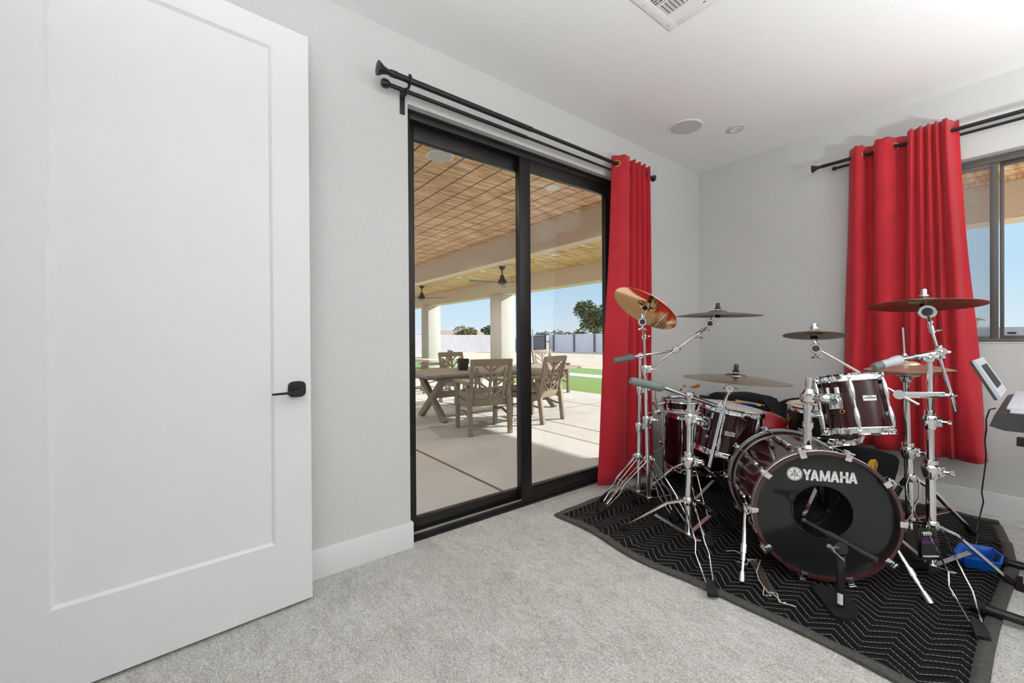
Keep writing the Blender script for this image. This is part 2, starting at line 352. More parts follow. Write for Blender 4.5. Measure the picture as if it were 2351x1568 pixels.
# sliding glass door: frame, inner panel (right), outer panel (left)
door = thing('door_2', 'dark bronze two panel sliding glass door to the patio', 'door', (XA-0.1, (OY0+OY1)/2, 0), None, 'structure')
FX0, FX1 = -2.262, -2.152
mb = MB(); frame_box(mb, OY0, OY1, 0.0, OZ+0.002, 0.035, 0.048, 0.035, FX0, FX1)
mb.box((-2.15, (OY0+OY1)/2, 0.008), (0.02, OY1-OY0, 0.016)); mb.box((-2.158, (OY0+OY1)/2, OZ-0.006), (0.03, OY1-OY0, 0.012))
mb.build('door_frame', 'bronze', door)
mb = MB(); mb.box((-2.166, (OY0+1.80)/2, 0.040), (0.012, 1.80-OY0, 0.010)); tr = mb.build('floor_track', 'sill_metal', door); tr['label'] = 'bright metal floor track'
lp = MB(); frame_box(lp, OY0+0.03, 1.82, 0.03, OZ-0.045, 0.050, 0.085, 0.075, -2.235, -2.20)
lpo = lp.build('fixed_panel', 'bronze', door); g = MB(); g.box((-2.217, 1.38, 1.2), (0.006, 0.80, 2.17)); g.build('glass_pane', 'glass', lpo)
rp = MB(); frame_box(rp, 1.748, OY1-0.02, 0.03, OZ-0.045, 0.092, 0.075, 0.085, -2.195, -2.158)
rpo = rp.build('sliding_panel', 'bronze', door); g = MB(); g.box((-2.177, 2.24, 1.2), (0.006, 0.84, 2.17)); g.build('glass_pane', 'glass', rpo)
hd = MB(); hd.box((-2.145, OY1-0.085, 0.98), (0.02, 0.02, 0.26), None, 0.005); hd.box((-2.155, OY1-0.085, 0.98), (0.012, 0.035, 0.32), None, 0.004); hd.build('pull_handle', 'bronze', rpo)

# window
win = thing('window_1', 'grey bronze sliding window behind the red curtains', 'window', ((WX0+WX1)/2, YB+0.08, WZ0), None, 'structure')
def frame_y(mb, x0, x1, z0, z1, ws, wt, wb, y0, y1):
    ym, d = (y0+y1)/2, abs(y1-y0)
    for xx in (x0+ws/2, x1-ws/2): mb.box((xx, ym, (z0+z1)/2), (ws, d, z1-z0), None, 0.003)
    mb.box(((x0+x1)/2, ym, z1-wt/2), (x1-x0-2*ws, d, wt), None, 0.003); mb.box(((x0+x1)/2, ym, z0+wb/2), (x1-x0-2*ws, d, wb), None, 0.003); return mb
frame_y(MB(), WX0, WX1, WZ0, WZ1-0.018, 0.03, 0.03, 0.028, YB+0.06, YB+0.14).build('window_frame', 'winframe', win)
a = frame_y(MB(), WX0+0.02, -0.186, WZ0+0.012, WZ1-0.04, 0.036, 0.03, 0.034, YB+0.066, YB+0.092).build('sliding_sash', 'winframe', win)
g = MB(); g.box((-0.55, YB+0.08, 1.67), (0.70, 0.005, 1.10)); g.build('glass_pane', 'glass', a)
b_ = frame_y(MB(), -0.182, WX1-0.02, WZ0+0.012, WZ1-0.04, 0.018, 0.03, 0.034, YB+0.10, YB+0.126).build('fixed_sash', 'winframe', win)
g = MB(); g.box((0.17, YB+0.113, 1.67), (0.68, 0.005, 1.10)); g.build('glass_pane', 'glass', b_)
g = MB(); g.box((-0.55, YB+0.132, 1.67), (0.70, 0.002, 1.14)); s_ = g.build('insect_screen', 'screen', win); s_['label'] = 'grey insect screen over the left half'
mb = MB(); mb.box(((WX0+WX1)/2, YB+0.03, WZ0+0.002), (WX1-WX0, 0.07, 0.006)); struct(mb.build('trim_1', 'trim'), 'white sill edge below the window', 'sill')

# open interior door
E0 = V3((-1.9375, 0.4075, 0)); DU = V3((0.064, -0.998, 0)); DN = V3((0.998, 0.064, 0))
DM = Matrix(((DU.x, 0, DN.x, E0.x), (DU.y, 0, DN.y, E0.y), (0, 1, 0, 0), (0, 0, 0, 1)))      # local: x along the leaf, y up, z out of the face
idoor = thing('door_1', 'white single panel interior door standing open with a black lever handle', 'door', (-1.88, -0.5, 0), None, 'structure')
mb = MB(DM); DW, DH = 0.90, 2.415; px0, px1, pz0, pz1 = 0.140, 0.759, 0.2845, 2.3125
mb.box((DW/2, (0.015+DH)/2, -0.027), (DW, DH-0.015, 0.018))
def plate(x0, x1, z0, z1): mb.raw([(x0, z0, 0), (x1, z0, 0), (x1, z1, 0), (x0, z1, 0), (x0, z0, -0.02), (x1, z0, -0.02), (x1, z1, -0.02), (x0, z1, -0.02)], [(0, 1, 2, 3), (0, 4, 5, 1), (1, 5, 6, 2), (2, 6, 7, 3), (3, 7, 4, 0)])
plate(0, px0, 0.015, DH); plate(px1, DW, 0.015, DH); plate(px0, px1, 0.015, pz0); plate(px0, px1, pz1, DH)
bv = 0.0105; o_ = [(px0, pz0), (px1, pz0), (px1, pz1), (px0, pz1)]; i_ = [(px0+bv, pz0+bv), (px1-bv, pz0+bv), (px1-bv, pz1-bv), (px0+bv, pz1-bv)]
mb.raw([(x, y, -0.001) for x, y in o_] + [(x, y, -0.0095) for x, y in i_], [(0, 1, 5, 4), (1, 2, 6, 5), (2, 3, 7, 6), (3, 0, 4, 7), (4, 5, 6, 7)])
mb.build('door_leaf', 'door', idoor, 20)
ro = []
for i in range(40):
    a = 2*PI*i/40; c_, s_ = math.cos(a), math.sin(a); p = 3.4
    ro.append((0.0555 + 0.034*math.copysign(abs(c_)**(2/p), c_), 0.914 + 0.033*math.copysign(abs(s_)**(2/p), s_)))
hb = MB(DM); hb.prism(ro, 0.009)
h_ = hb.build('handle_rose', 'blackmetal', idoor); h_['label'] = 'black rounded square rose'
hb = MB(DM); hb.cyl((0.044, 0.907, 0.008), (0.044, 0.907, 0.052), 0.010)
out = [(0.036, 0.898), (0.040, 0.916), (0.055, 0.917), (0.075, 0.910), (0.110, 0.909), (0.157, 0.908), (0.157, 0.900), (0.110, 0.900), (0.075, 0.899), (0.055, 0.895)]
hb.prism(out, 0.011, Matrix.Translation((0, 0, 0.045))); hb.build('lever', 'blackmetal', h_)
hb = MB(DM); hb.box((-0.004, 0.914, -0.018), (0.012, 0.022, 0.012)); l_ = hb.build('latch', 'steel', idoor)

# ---------------------------------------------------------------- ceiling fittings
v = thing('ceiling_vent', 'white multi direction air vent on the ceiling', 'vent', (-1.08, 1.85, ZC))
VX0, VX1, VY0, VY1 = -1.216, -0.80, 1.60, 2.009
mb = MB(); w_ = 0.048
for x0, x1, y0, y1 in [(VX0, VX0+w_, VY0, VY1), (VX1-w_, VX1, VY0, VY1), (VX0+w_, VX1-w_, VY0, VY0+w_), (VX0+w_, VX1-w_, VY1-w_*0.75, VY1)]:
    mb.box(((x0+x1)/2, (y0+y1)/2, ZC-0.003), (x1-x0, y1-y0, 0.006), None, 0.001)
for yy in (1.725, 1.815, 1.905): mb.box(((VX0+VX1)/2, yy, ZC-0.003), (VX1-VX0-2*w_, 0.009, 0.006))
mb.box((-1.008, (VY0+VY1)/2, ZC-0.003), (0.014, VY1-VY0-2*w_, 0.006))
mb.build('vent_frame', 'vent', v)
mb = MB(); mb.box(((VX0+VX1)/2, (VY0+VY1)/2, ZC-0.0004), (VX1-VX0-0.05, VY1-VY0-0.05, 0.0008)); mb.build('duct_opening', 'duct', v)
rows_ = [(1.91, 1.972), (1.82, 1.90), (1.73, 1.81), (1.65, 1.72)]
for r_, (y0, y1) in enumerate(rows_):
    for c_, (x0, x1) in enumerate([(VX0+w_, -1.015), (-1.001, VX1-w_)]):
        k = [['x', 'x'], ['y', 'g'], ['g', 'y'], ['y', 'x']][r_][c_]; mb = MB()
        if k in 'xg':
            q_ = 4 if k == 'x' else 5
            for q in range(q_): mb.box(((x0+x1)/2, y0+(q+0.5)*(y1-y0)/q_, ZC-0.004), (x1-x0, (y1-y0)/q_*(1.0 if k == 'x' else 0.35), 0.0012), Matrix.Rotation(-0.22 if k == 'x' else 0, 4, 'X'))
        if k == 'g':
            for q in range(3): mb.box((x0+(q+0.5)*(x1-x0)/3, (y0+y1)/2, ZC-0.004), (0.003, y1-y0, 0.0012))
        if k == 'y':
            for q in range(8): mb.box((x0+(q+0.5)*(x1-x0)/8, (y0+y1)/2, ZC-0.004), ((x1-x0)/8*0.86, y1-y0, 0.0012), Matrix.Rotation(0.28, 4, 'Y'))
        mb.build('louver_bank', 'vent', v)
for px, py in ((-1.205, 1.75), (-1.205, 1.96)): MB().ball((px+0.012, py, ZC-0.006), 0.0045).build('screw', 'steel', v)
sp = thing('ceiling_speaker', 'round flush speaker with a fine grille on the ceiling near the corner', 'speaker', (-1.70, 3.02, ZC))
MB().lathe([(0.113, 0), (0.122, 0), (0.122, -0.005), (0.113, -0.007)], (-1.70, 3.02, ZC), (0, 0, 1), 48, True).build('speaker_rim', 'vent', sp)
MB().lathe([(0, -0.004), (0.09, -0.005), (0.113, -0.004)], (-1.70, 3.02, ZC), (0, 0, 1), 48).build('speaker_grille', 'speaker', sp)
dl = thing('recessed_light', 'small round white recessed light on the ceiling near the corner', 'light', (-1.483, 3.357, ZC))
MB().lathe([(0.034, -0.009), (0.040, -0.009), (0.042, -0.004), (0.060, -0.006), (0.066, -0.003), (0.066, 0), (0.034, 0)], (-1.483, 3.357, ZC), (0, 0, 1), 40, True).build('light_trim', 'trimgrey', dl)
MB().lathe([(0, -0.002), (0.036, -0.002)], (-1.483, 3.357, ZC), (0, 0, 1), 40).build('light_lens', 'lens', dl)
for i, (p, w) in enumerate(UPL):  # lamp bodies built around the added fill uplights
    o = (p[0], p[1], 0); t = thing('added_fill_lamp', ['added black uplighter lamp, unseen behind the camera', 'added black uplighter lamp, unseen right of the keyboard'][i], 'lamp', o)
    MB().lathe([(0, 0), (0.14, 0), (0.14, 0.02), (0.02, 0.03), (0, 0.03)], o, (0, 0, 1), 28).build('base', 'blackmetal', t)
    MB().cyl((p[0], p[1], 0.02), (p[0], p[1], p[2]-0.12), 0.012).build('pole', 'blackmetal', t)
    MB().lathe([(0.02, p[2]-0.14), (0.10, p[2]-0.11), (0.17, p[2]-0.05), (0.165, p[2]-0.045), (0.095, p[2]-0.10), (0.0, p[2]-0.12)], o, (0, 0, 1), 28).build('lamp_bowl', 'blackmetal', t)
# ---------------------------------------------------------------- curtain rods
def finial(p, d, s=1.0):
    return MB().lathe([(0, 0), (0.016*s, 0), (0.016*s, 0.02), (0.013*s, 0.024), (0.014*s, 0.035), (0.020*s, 0.055), (0.034*s, 0.078), (0.034*s, 0.082), (0, 0.086)], p, d, 24)
rod = thing('curtain_rod', 'black double curtain rod above the sliding glass door', 'curtain rod', (XA, 1.9, 2.40))
RX, RZ = -2.002, 2.448; RX2, RZ2 = -2.052, 2.418
MB().tube([(RX, 0.80, RZ), (RX, 2.985, RZ)], 0.0125, 12).build('front_rod', 'blackmetal', rod)
MB().tube([(RX, 0.80, RZ), (RX, 1.72, RZ)], 0.0158, 12).tube([(RX, 0.80, RZ), (RX, 0.83, RZ)], 0.0175, 12).build('rod_sleeve', 'blackmetal', rod)
MB().tube([(RX2, 0.80, RZ2), (RX2, 2.95, RZ2)], 0.0085, 10).tube([(RX2, 0.80, RZ2), (RX2, 1.72, RZ2)], 0.0112, 10).build('rear_rod', 'blackmetal', rod)
finial((RX, 0.815, RZ), (0, -1, 0)).build('finial', 'blackmetal', rod); finial((RX, 2.97, RZ), (0, 1, 0), 0.8).build('finial', 'blackmetal', rod)
MB().lathe([(0, 0), (0.015, 0), (0.022, 0.010), (0.022, 0.030), (0.015, 0.040), (0, 0.040)], (RX2, 0.81, RZ2), (0, -1, 0), 16).build('end_cap', 'blackmetal', rod)
for yy in (0.90, 2.93):
    mb = MB(); mb.box((XA+0.004, yy, 2.375), (0.008, 0.026, 0.115), None, 0.002); mb.tube([(XA, yy, 2.405), (RX2, yy, RZ2-0.014), (RX, yy, RZ-0.02)], 0.007, 8)
    mb.torus((RX, yy, RZ), (0, 1, 0), 0.019, 0.006, 20); mb.torus((RX2, yy, RZ2), (0, 1, 0), 0.013, 0.005, 20); mb.box((RX+0.002, yy, RZ+0.022), (0.014, 0.014, 0.016), None, 0.003)
    mb.build('bracket', 'blackmetal', rod)
rod2 = thing('curtain_rod', 'black double curtain rod above the window', 'curtain rod', (0, YB, 2.40))
RY, RZB, RY2, RZB2 = 3.883, 2.444, 3.935, 2.420
MB().tube([(-1.06, RY, RZB), (1.0, RY, RZB)], 0.0125, 12).build('front_rod', 'blackmetal', rod2)
MB().tube([(-1.0, RY2, RZB2), (1.0, RY2, RZB2)], 0.009, 10).build('rear_rod', 'blackmetal', rod2)
finial((-1.05, RY, RZB), (-1, 0, 0), 0.85).build('finial', 'blackmetal', rod2); finial((0.99, RY, RZB), (1, 0, 0), 0.85).build('finial', 'blackmetal', rod2)
MB().lathe([(0, 0), (0.013, 0), (0.016, 0.02), (0, 0.03)], (-0.99, RY2, RZB2), (-1, 0, 0), 16).build('end_cap', 'blackmetal', rod2)
for xx in (-0.86, 0.9):
    mb = MB(); mb.box((xx, YB-0.004, 2.38), (0.026, 0.008, 0.11), None, 0.002); mb.tube([(xx, YB, 2.405), (xx, RY2, RZB2-0.014), (xx, RY, RZB-0.02)], 0.007, 8)
    mb.torus((xx, RY, RZB), (1, 0, 0), 0.018, 0.005, 20); mb.build('bracket', 'blackmetal', rod2)

# ---------------------------------------------------------------- curtains
def curtain(name, label, prof_top, prof_bot, ztop, zbot, ctr, along, outv, grommets, ripple=0.006, zb_fn=None):
    """prof_* : matching lists of (s along the wall, o out from the rod plane) from one edge to the other."""
    al, ov, c = V3(along), V3(outv), V3(ctr); n = len(prof_top); rows = 34; mb = MB(); vs = []; fs = []
    def cr(P, i, t):   # catmull-rom
        p0, p1, p2, p3 = (P[max(0, min(n-1, q))] for q in (i-1, i, i+1, i+2))
        return tuple(0.5*(2*p1[d] + (p2[d]-p0[d])*t + (2*p0[d]-5*p1[d]+4*p2[d]-p3[d])*t*t + (3*p1[d]-p0[d]-3*p2[d]+p3[d])*t**3) for d in (0, 1))
    sub = 5; cols = []
    for i in range(n-1):
        for q in range(sub): cols.append((i, q/sub))
    cols.append((n-2, 1.0)); K = len(cols)
    for r in range(rows+1):
        f = r/rows; w = f**1.25
        for ci, (i, t) in enumerate(cols):
            a, b = cr(prof_top, i, t), cr(prof_bot, i, t); zb = zb_fn(ci/(K-1)) if zb_fn else zbot
            s_ = a[0]*(1-w)+b[0]*w + ripple*math.sin(f*9+ci*0.35)*f; o = a[1]*(1-w)+b[1]*w + ripple*math.sin(f*7+ci*0.5)*f
            zt = ztop + 0.004*math.sin(ci*1.3); vs.append(c + al*s_ + ov*o + V3((0, 0, zt*(1-f)+zb*f)))
    for r in range(rows):
        for i in range(K-1): fs.append((r*K+i, r*K+i+1, (r+1)*K+i+1, (r+1)*K+i))
    mb.raw(vs, fs); bz = MB(); bz.bm.free(); bz.bm = mb.bm
    o = bz.build(name, 'curtain', None, 60); sm = o.modifiers.new('thickness', 'SOLIDIFY'); sm.thickness = 0.0022; sm.offset = 0
    tag(o, label, 'curtain', None)
    for p, ax in grommets: g_ = MB(); g_.torus(p, ax, 0.023, 0.0045, 24, 6); g_.build('grommet', 'brass', o)
    return o
def pleats(s0, s1, n, amp, o0=0.0, ph=1):
    return [(s0 + (s1-s0)*i/(n-1), o0 + amp*ph*(1 if i % 2 else -1)) for i in range(n)]
top = [(2.553, -0.035), (2.60, 0.035), (2.67, 0.045), (2.715, -0.03), (2.745, 0.045), (2.785, -0.035), (2.815, 0.045), (2.855, -0.03), (2.885, 0.04), (2.925, -0.03), (2.955, 0.035), (2.972, -0.02)]
bot = [(2.345, -0.02), (2.46, 0.05), (2.60, 0.05), (2.655, -0.02), (2.71, 0.06), (2.755, -0.03), (2.80, 0.055), (2.845, -0.03), (2.88, 0.055), (2.92, -0.03), (2.95, 0.05), (2.968, -0.02)]
curtain('curtain', 'red grommet curtain gathered at the right end of the sliding glass door', top, bot, 2.512, 0.045, (RX, 0, 0), (0, 1, 0), (1, 0, 0), [((RX+0.004, 2.572, RZ), (0.56, -0.83, 0))])
top = [(-0.902, -0.02), (-0.86, 0.04), (-0.825, 0.035), (-0.80, -0.035), (-0.765, -0.03), (-0.74, 0.045), (-0.68, 0.045), (-0.62, -0.03), (-0.545, -0.045)]
bot = [(-0.955, -0.02), (-0.90, 0.045), (-0.845, 0.045), (-0.80, -0.035), (-0.765, -0.03), (-0.73, 0.05), (-0.67, 0.05), (-0.61, -0.02), (-0.555, -0.045)]
curtain('curtain', 'red grommet curtain spread flat at the left end of the window rod', top, bot, 2.508, 0.33, (0, RY, 0), (1, 0, 0), (0, -1, 0), [((-0.8125, RY, RZB), (0.94, -0.34, 0)), ((-0.756, RY, RZB), (0.95, 0.32, 0)), ((-0.647, RY, RZB), (0.78, -0.62, 0))])
top = [(-0.582, 0.005), (-0.560, 0.055), (-0.538, 0.022), (-0.515, 0.055), (-0.495, 0.022), (-0.475, 0.055), (-0.458, 0.022), (-0.44, 0.055), (-0.424, 0.022), (-0.405, 0.055), (-0.39, 0.06), (-0.372, -0.02), (-0.345, -0.04)]
bot = [(-0.605, 0.01), (-0.565, 0.065), (-0.525, 0.015), (-0.50, 0.065), (-0.465, 0.015), (-0.435, 0.065), (-0.41, 0.015), (-0.375, 0.07), (-0.350, 0.015), (-0.315, 0.065), (-0.27, 0.07), (-0.235, 0.02), (-0.215, -0.02)]
curtain('curtain', 'red grommet curtain bunched in narrow folds beside the window glass', top, bot, 2.512, 0.335, (0, RY, 0), (1, 0, 0), (0, -1, 0), [((-0.3775, RY, RZB), (0.97, -0.22, 0))], 0.008)
# ---------------------------------------------------------------- outside: patio, garden, wall, trees
GZ = -0.05
mb = MB(); mb.box((-13.9, 2.4, GZ-0.1), (23.2, 8.9, 0.2)); mb.box((2.6, 5.53, GZ-0.1), (9.8, 2.64, 0.2))
struct(mb.build('patio_slab', 'concrete'), 'grey concrete patio slab outside the glass door', 'patio')
mb = MB()
for yy in (1.89, 3.568, 4.06, 5.6): mb.box((-13.9, yy, GZ+0.0008), (23.1, 0.028 if yy < 2 else 0.016, 0.002))
for xx in (-5.0, -8.0, -11.0): mb.box((xx, 2.4, GZ+0.0008), (0.012, 8.8, 0.002))
struct(mb.build('trim_2', 'groove'), 'saw cut joints in the patio slab', 'slab joint')
mb = MB(); mb.box((-10.0, 3.1, 3.05), (33.0, 9.9, 0.1)); struct(mb.build('patio_ceiling', 'soffit'), 'tan stained wood ceiling over the covered patio', 'patio ceiling')
mb = MB(); mb.box((-10.0, 3.1, 3.2), (33.4, 10.4, 0.18)); struct(mb.build('patio_roof', 'roof'), 'roof deck over the covered patio', 'roof')
mb = MB(); mb.box((-14.2, 4.665, 2.80), (24.0, 0.20, 0.46)); struct(mb.build('patio_beam', 'stucco'), 'tan stucco beam crossing the patio ceiling nearest the glass door', 'beam')
mb = MB(); mb.box((-10.0, 8.06, 2.78), (33.0, 0.40, 0.46)); struct(mb.build('patio_beam', 'stucco'), 'tan stucco beam along the outer edge of the patio roof', 'beam')
for i, (x0, x1, lb) in enumerate([(-11.22, -10.60, 'square stucco patio column behind the nearest chair'), (-16.35, -15.70, 'square stucco patio column at the far left of the patio')]):
    mb = MB(); mb.box(((x0+x1)/2, 8.08, 1.25), (x1-x0, 0.56, 2.6), None, 0.01); struct(mb.build('patio_column', 'stucco_light'), lb, 'column')
# house wall outside, seen from the patio side
mb = MB(); mb.box((XR+3.5, 4.06, 1.4), (7.0, 0.17, 3.0)); struct(mb.build('house_wall', 'stucco'), 'stucco house wall to the right of the window', 'wall')
mb = MB(); mb.box((XA-0.085, -4.0, 1.4), (0.17, 6.5, 3.0)); struct(mb.build('house_wall', 'stucco'), 'stucco house wall to the left of the glass door', 'wall')
# patio ceiling fittings
s_ = thing('outdoor_speaker', 'large round white speaker set in the wood patio ceiling', 'speaker', (-3.80, 2.03, 3.0))
MB().lathe([(0.125, 0), (0.14, 0), (0.14, -0.006), (0.125, -0.008)], (-3.80, 2.03, 3.0), (0, 0, 1), 40, True).build('speaker_rim', 'vent', s_)
MB().lathe([(0, -0.006), (0.125, -0.005)], (-3.80, 2.03, 3.0), (0, 0, 1), 40).build('speaker_grille', 'speaker', s_)
for p, lb in [((-3.76, 3.567), 'round white recessed light nearest the right glass pane'), ((-6.72, 6.43), 'round white recessed light beyond the first beam, right pane'), ((-9.45, 6.33), 'round white recessed light left of the farther ceiling fan'), ((-10.8, 6.40), 'round white recessed light between the two ceiling fans')]:
    t = thing('recessed_light', lb, 'light', (*p, 3.0), 'recessed lights in the patio ceiling')
    MB().lathe([(0.05, -0.006), (0.085, -0.006), (0.092, 0), (0.05, 0)], (*p, 3.0), (0, 0, 1), 32, True).build('light_trim', 'vent', t)
    MB().lathe([(0, -0.004), (0.05, -0.004)], (*p, 3.0), (0, 0, 1), 32).build('light_lens', 'lens', t)
for p in ((-3.76, 3.567), (-6.72, 6.43), (-9.45, 6.33), (-10.8, 6.40), (-3.76, 0.6), (-7.2, 0.6), (-7.2, 3.567), (-10.6, 3.0)):  # spots added to lift the shaded slab; the last four have no fixture
    L = bpy.data.lights.new('patio_fill_spot', 'SPOT'); L.energy = 80.0; L.spot_size = math.radians(150); L.spot_blend = 0.8; L.shadow_soft_size = 0.06; L.color = (1.0, 0.95, 0.90)
    lo = bpy.data.objects.new('patio_fill_spot', L); COL.objects.link(lo); lo.location = (*p, 2.985)
def fan(x, y, a0, lb):
    t = thing('ceiling_fan', lb, 'ceiling fan', (x, y, 3.0), 'fans over the patio'); c = V3((x, y, 0))
    MB().lathe([(0, 0), (0.09, 0), (0.085, -0.02), (0.04, -0.09), (0, -0.09)], (x, y, 3.0), (0, 0, 1), 20).build('canopy', 'fan', t)
    MB().cyl((x, y, 2.74), (x, y, 2.93), 0.016).build('downrod', 'fan', t)
    MB().lathe([(0, 0.10), (0.04, 0.10), (0.06, 0.02), (0.12, -0.06), (0.13, -0.10), (0.09, -0.13), (0, -0.14)], (x, y, 2.68), (0, 0, 1), 24).build('motor', 'fan', t)
    for q in range(3):
        a = a0+q*2*PI/3; R = Matrix.Translation((x, y, 2.575)) @ Matrix.Rotation(a, 4, 'Z') @ Matrix.Rotation(0.2, 4, 'X')
        MB(R).prism([(0.10, -0.04), (0.35, -0.07), (0.88, -0.075), (0.92, 0.02), (0.88, 0.06), (0.35, 0.06), (0.10, 0.04)], 0.012).build('blade', 'fanblade', t)
fan(-13.357, 6.39, 0.7, 'dark ceiling fan with grey blades at the left edge of the patio view')
fan(-8.595, 6.36, 0.35, 'dark ceiling fan with grey blades beside the door stile')
# table
t = thing('patio_table', 'taupe farmhouse patio table with crossed X legs', 'table', (-5.5, 3.7, GZ), None)
TX0, TX1, TY0, TY1, TZ = -6.05, -4.92, 2.42, 5.35, 0.655
mb = MB()
for i in range(5): w = (TX1-TX0)/5; mb.box((TX0+w*(i+0.5), (TY0+TY1)/2, TZ-0.02), (w-0.006, TY1-TY0-0.2, 0.035), None, 0.003)
for yy in (TY0+0.05, TY1-0.05): mb.box(((TX0+TX1)/2, yy, TZ-0.02), (TX1-TX0, 0.098, 0.035), None, 0.003)
mb.build('tabletop', 'tabletop', t)
mb = MB(); mb.box(((TX0+TX1)/2, (TY0+TY1)/2, TZ-0.07), (0.7, TY1-TY0-0.5, 0.06)); mb.build('apron', 'teak', t)
for yy in (2.82, 4.95):
    mb = MB(); mb.bar((-5.95, yy, GZ), (-5.15, yy, TZ-0.05), 0.085, 0.075, (0, 1, 0), 0.004); mb.bar((-5.18, yy, GZ), (-5.98, yy, TZ-0.05), 0.085, 0.07, (0, 1, 0), 0.004); mb.build('cross_leg', 'teak', t)
mb = MB(); mb.box((-5.56, 3.88, 0.30), (0.06, 2.1, 0.09)); mb.build('stretcher', 'teak', t)
# pot on the table
p_ = thing('planter', 'small dark square planter pot standing on the patio table', 'planter', (-5.52, 3.32, TZ))
MB(Matrix.Translation((-5.52, 3.32, TZ)) @ Matrix.Rotation(0.5, 4, 'Z')).lathe([(0, 0), (0.085, 0), (0.115, 0.17), (0.105, 0.17), (0.08, 0.02), (0, 0.02)], (0, 0, 0), (0, 0, 1), 4).build('pot', 'fan', p_)
# chairs: local +Y is where the sitter looks
def make_chair():
    r = thing('patio_chair', 'x', 'chair', (0, 0, 0), 'weathered patio dining chairs')
    for sx in (-1, 1):
        MB().bar((sx*0.265, 0.27, 0), (sx*0.265, 0.25, 0.62), 0.05, 0.06, (0, 1, 0), 0.004).build('leg', 'teak', r)
        MB().bar((sx*0.255, -0.30, 0), (sx*0.262, -0.22, 0.62), 0.05, 0.06, (0, 1, 0), 0.004).build('leg', 'teak', r)
        mb = MB(); mb.prism([(-0.32, -0.035), (-0.1, -0.04), (0.30, -0.045), (0.33, 0), (0.30, 0.045), (-0.1, 0.04), (-0.32, 0.035)], 0.025, Matrix.Translation((sx*0.28, 0, 0.62)) @ Matrix.Rotation(PI/2, 4, 'Z')); mb.build('armrest', 'teak', r)
        mb = MB()
        for z in (0.37, 0.47): mb.box((sx*0.262, 0, z), (0.022, 0.48, 0.075), None, 0.003)
        mb.tube([(sx*0.262, -0.27, 0.22), (sx*0.262, 0.0, 0.27), (sx*0.262, 0.26, 0.22)], 0.016, 6); mb.build('side_rail', 'teak', r)
    mb = MB(); mb.box((0, 0.02, 0.40), (0.50, 0.48, 0.035), None, 0.006)
    for q in range(5): mb.box((0, -0.18+q*0.1, 0.422), (0.48, 0.085, 0.02), None, 0.003)
    mb.build('seat', 'teak', r)
    B = Matrix.Translation((0, -0.215, 0.36)) @ Matrix.Rotation(0.24, 4, 'X'); mb = MB(B)
    for sx in (-1, 1): mb.box((sx*0.245, 0, 0.285), (0.045, 0.04, 0.60), None, 0.004); mb.box((sx*0.185, 0, 0.26), (0.028, 0.022, 0.44))
    mb.box((0, 0, 0.545), (0.47, 0.03, 0.085), None, 0.004); mb.box((0, 0, 0.035), (0.46, 0.03, 0.09), None, 0.004); mb.box((0, 0, 0.28), (0.028, 0.026, 0.44))
    for q in range(4):
        z = 0.10+q*0.118
        for sx in (-1, 1):
            za, zb = z-0.03, min(z+0.11, 0.51); xa = 0.005; xb = 0.185*(zb-za)/0.14
            mb.bar((sx*xa, 0, za), (sx*xb, 0, zb), 0.024, 0.018, (0, 1, 0))
    mb.build('backrest', 'teak', r)
    return r
ch0 = make_chair()
chairs = [((-4.475, 2.99), 75, 'patio chair with its back to the glass, in front of the planter'),
          ((-4.58, 3.99), 103, 'patio chair standing in sun, seen through the right pane, nearest the doors'),
          ((-6.72, 6.30), -95, 'patio chair half hidden behind the sunlit chair in the right pane'),
          ((-6.70, 3.98), -88, 'patio chair facing the house from the far side of the table, left of the planter'),
          ((-8.45, 4.35), 160, 'patio chair seen from the side at the far left of the table')]
for i, (p, a, lb) in enumerate(chairs):
    c = ch0 if i == 0 else copy_tree(ch0); c.location = (*p, GZ); c.rotation_euler = (0, 0, math.radians(a)); c['label'] = lb
t = thing('side_table', 'small pale round patio table at the left edge behind the dining table', 'table', (-9.3, 4.5, GZ), None)
MB().lathe([(0, 0.66), (0.42, 0.66), (0.44, 0.68), (0.42, 0.70), (0, 0.70)], (-9.3, 4.5, GZ), (0, 0, 1), 28).build('tabletop', 'stucco_light', t)
MB().lathe([(0, 0), (0.25, 0), (0.25, 0.03), (0.05, 0.05), (0.05, 0.66), (0, 0.66)], (-9.3, 4.5, GZ), (0, 0, 1), 20).build('pedestal', 'teak', t)
# ground beyond
mb = MB(); mb.box((-20, 30, GZ-0.14), (140, 90, 0.1)); struct(mb.build('yard_ground', 'dirt'), 'tan gravel yard beyond the lawn', 'ground')
mb = MB(); mb.box((-12.5, 8.28, GZ-0.06), (18.0, 2.84, 0.10)); mb.box((-12.5, 11.55, GZ-0.06), (18.0, 2.1, 0.10)); g_ = mb.build('lawn', 'grass'); tag(g_, 'bright green turf lawn beyond the patio', 'lawn', None, 'stuff')
mb = MB(); mb.box((-12.5, 10.1, GZ-0.06), (40.0, 0.8, 0.11)); mb.box((-12.5, 12.72, GZ-0.06), (40.0, 0.22, 0.11)); struct(mb.build('garden_path', 'concrete'), 'pale concrete strip between the lawns', 'path')
